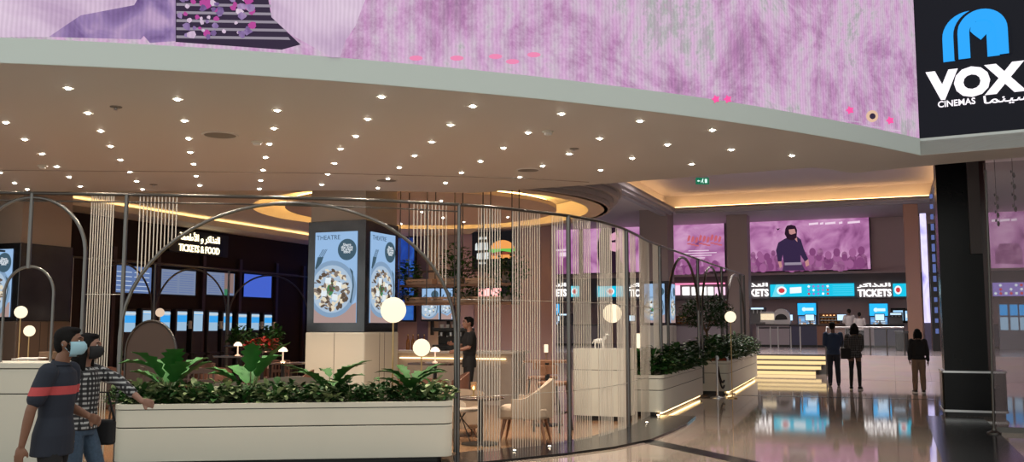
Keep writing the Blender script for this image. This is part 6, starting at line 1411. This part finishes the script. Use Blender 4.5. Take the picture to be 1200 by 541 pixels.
    fl = look.get('flare', 0); secs = [(T(hem), max(.150 * wide + g, .165 + fl), max(.112 * wide + g, .112 + fl)), (T(.0), max(.150 * wide + g, .162 + fl), max(.110 * wide + g, .110 + fl)), (T(.12), .160 + fl * .6, .110 + fl * .6), (T(.22), .150 * wide + g, .106 * wide + g), (T(.25), .142 * wide + g, .103 * wide + g), (T(.5), .152 * wide + g, .110 * wide + g), (T(.75), .165 * wide + g, .110 * wide + g), (T(.90), .130 + g, .085 + g), (T(.985), .062 + g * .6, .058 + g * .6)]
    m.loft(secs, 24); sl = look.get('sleeve', 1.)
    for s, sg in (('l', 1), ('r', -1)):
        a, e, w_ = sh[s], J['e' + s], J['w' + s]
        if sl <= .5: limb(m, [a, lerp(a, e, sl * 2 * .55), lerp(a, e, sl * 2)], [.062 + g * .5, .060 + g * .5, .054 + g * .5])
        else:
            t = (sl - .5) * 2; limb(m, [a, lerp(a, e, .5), e], [.060 + g * .5, .052 + g * .5, .044 + g * .4]); limb(m, [e, lerp(e, w_, t)], [.044 + g * .4, .044 - .013 * t + g * .4])
    remesh(m, look.get('top_name', 'shirt'), look['top'], r, vox, 4)
    if look.get('collar'):
        m = MB(); rs = []
        for i in range(25):
            a = 2 * pi * i / 24; c = T(1.0); rs.append([c + Vector((.070 * cos(a), .066 * sin(a), -.02)), c + Vector((.066 * cos(a), .060 * sin(a), .030 + .012 * sin(a))), c + Vector((.086 * cos(a), .082 * sin(a), -.005))])
        m.rings(rs, cap=False); m.build('collar', look['top'], r, smooth=60)
    # ---- trousers
    m = MB(); lt = look.get('leg', .012)
    m.loft([(hip + Vector((0, 0, .10)), .150 * wide, .110 * wide), (hip + Vector((0, 0, .0)), .165 * wide, .122 * wide), (hip + Vector((0, 0, -.08)), .160 * wide, .118)], 20)
    for s, sg in (('l', 1), ('r', -1)):
        hp = hip + Vector((sg * .085, 0, -.03)); kk, aa = J['k' + s], J['a' + s]; limb(m, [hp, lerp(hp, kk, .45), kk], [.081 + lt, .076 + lt, .056 + lt]); limb(m, [kk, lerp(kk, aa, .35), lerp(kk, aa, .97)], [.058 + lt, .058 + lt, .044 + lt])
    remesh(m, 'trousers', look['legs'], r, vox, 4)
    for s in 'lr':
        m = MB(); t = Vector(J['t' + s]); A = J['a' + s]; f = Vector((t.x, t.y, 0)).normalized(); b = Vector((A.x, A.y, 0)); z0 = A.z - .085
        limb(m, [b - f * .05 + Vector((0, 0, z0 + .045)), b + f * .04 + Vector((0, 0, z0 + .045)), b + f * .14 + Vector((0, 0, z0 + .034))], [.045, .046, .036]); m.ell(b + Vector((0, 0, z0 + .07)), (.042, .046, .03), 12)
        remesh(m, 'shoe', look['shoes'], r, vox, 2)
        if look.get('sole'):
            m = MB(); fn = Vector((-f.y, f.x, 0)); m.prism([b + f * y + fn * x for x, y in [(-.035, -.09), (.035, -.09), (.046, .05), (.035, .17), (0, .185), (-.035, .17), (-.046, .05)]], z0 - .0, z0 + .022); m.build('sole', look['sole'], r)
    # ---- hair
    hm = mat(look.get('hair_name', 'black_hair'), look.get('hair', (.006, .005, .005)), .85, bump=.4, nscale=60, spec=.2)
    m = MB(); m.ell(hh(0, .026, .046), (.082, .096, .086), 20, M=Hd); m.ell(hh(0, .060, .0), (.072, .060, .085), 16, M=Hd); m.ell(hh(0, -.028, .098), (.058, .050, .028), 14, M=Hd)
    for sg in (-1, 1): m.ell(hh(sg * .072, .0, .03), (.014, .034, .038), 10, M=Hd)
    if look.get('long'):
        L_ = look['long']
        for sg in (-1, 0, 1): m.tube([hh(sg * .055, .055, .03), hh(sg * .065, .075, -.08), hh(sg * .06, .09, -.10 - L_ * .5), hh(sg * .04, .09, -.10 - L_)], [.05, .052, .045, .02], 12)
        for sg in (-1, 1): m.tube([hh(sg * .07, .01, .04), hh(sg * .082, .02, -.05), hh(sg * .088, .02, -.15 - L_ * .5)], [.026, .034, .022], 10)
    if look.get('bun'): m.ell(hh(0, .10, .10), .045, 12)
    remesh(m, 'hair', hm, r, max(vox * .9, .006), 2)
    if look.get('beard'):
        m = MB(); m.ell(hh(0, -.045, -.070), (.056, .052, .038), 16, M=Hd)
        for sg in (-1, 1): m.tube([hh(sg * .066, -.0, .0), hh(sg * .060, -.025, -.055)], [.014, .020], 8)
        remesh(m, 'beard', hm, r, .006, 1)
    if look.get('mask'):
        m = MB(); rs = []
        for i in range(15):
            a = R(-165) + R(150) * i / 14; c, s_ = cos(a), sin(a); ro = []
            for z, k2, yo in ((.012, 1.03, -.008), (-.012, 1.08, -.022), (-.040, 1.10, -.026), (-.075, 1.0, -.012), (-.100, .80, .012)):
                ro.append(hh(.070 * c * k2, .092 * s_ * k2 * (1.0) + yo * abs(s_), z))
            rs.append(ro)
        n = 5; vs = [p for ro in rs for p in ro]; fs = [(i * n + j, (i + 1) * n + j, (i + 1) * n + j + 1, i * n + j + 1) for i in range(14) for j in range(n - 1)]
        m.add(vs, fs); mk = m.build('face_mask', look['mask'], r, smooth=80); md = mk.modifiers.new('solid', 'SOLIDIFY'); md.thickness = .004
        m = MB()
        for sg in (-1, 1): m.tube([hh(sg * .070, -.03, .006), hh(sg * .082, .018, .02), hh(sg * .082, .030, -.01), hh(sg * .068, -.025, -.07)], .0018, 6)
        m.build('ear_loop', look['mask'], mk)
    m = MB()
    for sg in (-1, 1): m.ell(hh(sg * .032, -.080, .018), (.013, .008, .007), 10, M=Hd, k=0); m.ell(hh(sg * .032, -.0865, .018), (.006, .004, .006), 8, M=Hd, k=1)
    m.build('eyes', [mat('eye_white', (.7, .68, .65), .3), black], r, smooth=80)
    m = MB()
    for sg in (-1, 1): m.tube([hh(sg * .015, -.094, .038), hh(sg * .034, -.090, .044), hh(sg * .052, -.078, .038)], [.004, .005, .003], 6)
    m.build('eyebrows', hm, r, smooth=60)
    return r, T, J, sh, hh
brown_skin = dict(skin_name='brown_skin', skin=(.22, .105, .065)); dark_skin = dict(skin_name='dark_skin', skin=(.13, .065, .045)); tan_skin = dict(skin_name='tan_skin', skin=(.30, .155, .11))
# navy polo with a coral band across chest and sleeve
def band_mat(name, base, band, z0, z1):
    m = bpy.data.materials.new(name); m.use_nodes = True; nt = m.node_tree; N = nt.nodes; L = nt.links; b = N['Principled BSDF']; b.inputs['Roughness'].default_value = .85
    tc = N.new('ShaderNodeTexCoord'); sp = N.new('ShaderNodeSeparateXYZ'); L.new(tc.outputs['Object'], sp.inputs[0])
    a1 = N.new('ShaderNodeMath'); a1.operation = 'GREATER_THAN'; a1.inputs[1].default_value = z0; a2 = N.new('ShaderNodeMath'); a2.operation = 'LESS_THAN'; a2.inputs[1].default_value = z1
    L.new(sp.outputs['Z'], a1.inputs[0]); L.new(sp.outputs['Z'], a2.inputs[0]); mu = N.new('ShaderNodeMath'); mu.operation = 'MULTIPLY'; L.new(a1.outputs[0], mu.inputs[0]); L.new(a2.outputs[0], mu.inputs[1])
    mx = N.new('ShaderNodeMix'); mx.data_type = 'RGBA'; mx.inputs['A'].default_value = (*base, 1); mx.inputs['B'].default_value = (*band, 1); L.new(mu.outputs[0], mx.inputs['Factor']); L.new(mx.outputs['Result'], b.inputs['Base Color']); MATS[name] = m; return m
polo = band_mat('navy_polo_fabric', (.016, .021, .036), (.50, .07, .075), 1.235, 1.30)
blackcl = mat('black_cloth', (.010, .010, .012), .9); jeans = mat('blue_denim', (.045, .075, .12), .9, noise=.4, nscale=40); dshoe = mat('dark_shoe', (.02, .018, .018), .5); wsole = mat('white_sole', (.6, .6, .58), .6)
q = D(73, 400, 6.75)
pm_ = person('man in navy polo shirt with coral stripe and blue face mask, walking right', (q.x - .03, q.y, 0), R(88), 1.60, dict(
    lean=(0, -.04, 0), head=(0, -.055, 1.625), turn=R(8), er=(-.235, .06, 1.13), wr=(-.235, .115, .87), el=(.22, .0, 1.12), wl=(.15, -.20, 1.05), kr=(-.09, -.07, .50), ar=(-.09, -.04, .085), kl=(.10, .05, .50), al=(.10, .28, .12), curl=.5),
    dict(brown_skin, top=polo, hem=-.30, sleeve=.36, loose=.008, legs=blackcl, leg=.012, shoes=dshoe, mask=mat('blue_mask', (.33, .55, .66), .7), beard=True, collar=True, flare=.030, wide=.90, top_name='polo_shirt'), .008)
plaidm = plaid('black_white_plaid', (.010, .010, .012), (.03, .03, .034), (.40, .40, .40), 44)
q = D(98, 400, 7.55)
pw_ = person('woman in plaid shirt and black face mask, stretching an arm to the right', (q.x + .0, q.y, 0), R(80), 1.55, dict(
    lean=(0, -.02, 0), head=(0, -.045, 1.625), turn=R(10), er=(-.22, .05, 1.14), wr=(-.20, .0, .88), el=(.20, -.22, 1.33), wl=(.16, -.50, 1.14), hdl=(0, -.25, .35), kr=(-.09, -.02, .50), ar=(-.09, .08, .09), kl=(.09, -.15, .52), al=(.09, -.16, .085), curl=.5),
    dict(tan_skin, top=plaidm, hem=-.06, sleeve=.80, loose=.014, legs=jeans, leg=.006, shoes=dshoe, sole=wsole, mask=mat('black_mask', (.012, .012, .014), .8), long=.20, fem=True, wide=.93, top_name='plaid_shirt'), .008)
r = thing('shoulder_bag', 'black shoulder bag hanging at the hip of the woman in the plaid shirt', 'bag', (D(121, 500, 7.75).x, 7.75, D(121, 500, 7.75).z - .14), R(80))
m = MB(); m.prism(rrect(-.05, .05, -.10, .12, .04), 0, .20); m.build('bag_body', blackcl, r, smooth=40, bevel=.02); m = MB(); m.tube([(0, -.10, .19), (-.02, -.04, .42), (-.02, .08, .42), (0, .12, .19)], .010, 6); m.build('strap', blackcl, r)
# distant visitors
q = F(978, 452, 0); person('man in a blue jacket and dark jeans standing beside the steps', q, R(165), 1.74, dict(turn=R(-25), er=(-.24, .02, 1.14), wr=(-.16, -.20, 1.08), el=(.23, .0, 1.14), wl=(.14, -.20, 1.10)),
    dict(dark_skin, top=mat('blue_jacket', (.015, .035, .085), .8), hem=-.14, loose=.014, sleeve=.97, legs=mat('dark_denim', (.015, .018, .03), .9), leg=.014, shoes=dshoe, top_name='jacket'), .012)
q = F(1003, 456, 0); person('woman in a checked grey top and black leggings with tied-up hair, standing at the balustrade', q, R(150), 1.69, dict(turn=R(20), er=(-.20, .0, 1.14), wr=(-.12, -.16, 1.02), el=(.22, .0, 1.14), wl=(.20, -.04, .90)),
    dict(dark_skin, top=plaid('grey_check', (.012, .012, .014), (.03, .03, .032), (.10, .10, .11), 40), hem=-.16, loose=.022, sleeve=.95, legs=blackcl, leg=-.002, shoes=blackcl, sole=wsole, fem=True, bun=True, long=.06, top_name='checked_top'), .012)
q2_ = F(991, 456, 0); r = thing('handbag', 'black handbag carried between the man in blue and the woman in the checked top', 'bag', (D(991, 417, q.y).x, q.y - .02, .78), 0)
m = MB(); m.prism(rrect(-.13, .13, -.06, .06, .04), 0, .28); m.build('bag_body', blackcl, r, smooth=40, bevel=.02); m = MB(); m.tube([(-.10, 0, .27), (-.07, 0, .46), (.07, 0, .46), (.10, 0, .27)], .010, 6); m.build('strap', blackcl, r)
q = F(1078, 460, 0); person('woman in a black top and tan trousers seen from behind, beside the black column', q, R(172), 1.56, dict(er=(-.23, .02, 1.13), wr=(-.25, .0, .88), el=(.23, .02, 1.13), wl=(.22, -.05, .90), ar=(-.10, .02, .085), al=(.10, -.05, .085)),
    dict(dark_skin, top=blackcl, hem=-.05, loose=.018, sleeve=.97, legs=mat('tan_trousers', (.20, .13, .09), .85), leg=.020, shoes=dshoe, sole=wsole, fem=True, long=.04, wide=1.02, top_name='black_top'), .012)
# staff member at the bar, two customers at the counter
c = D(550, 400, 18.9); person('staff member in black standing at the bar beside the tall post', (c.x, c.y, fz), R(-75), 1.80, dict(turn=R(0), er=(-.2, -.08, 1.18), wr=(-.12, -.30, 1.22), el=(.2, -.05, 1.16), wl=(.14, -.28, 1.10)),
    dict(tan_skin, top=blackcl, hem=-.3, loose=.01, sleeve=.34, legs=blackcl, shoes=dshoe, top_name='black_shirt'), .012)
whitesh = mat('white_shirt', (.50, .46, .46), .8)
for i, (px, H, lab, a) in enumerate(((996, 1.78, 'person in a white shirt at the counter, left of the pair', 185), (1008, 1.62, 'person in a white shirt and dark trousers at the counter, right of the pair', 160))):
    c = D(px, 395, 42.6 if i == 0 else 41.8); person(lab, (c.x, c.y, PZ), R(a), H, dict(lean=(0, -.06 * i, 0), er=(-.24, -.06, 1.16), wr=(-.2, -.28, 1.15), el=(.24, -.06, 1.16), wl=(.2, -.28, 1.15)),
        dict(dark_skin, top=whitesh, hem=-.1, loose=.02, sleeve=.6, legs=blackcl, shoes=dshoe, top_name='white_shirt'), .014, 'customers at the counter')
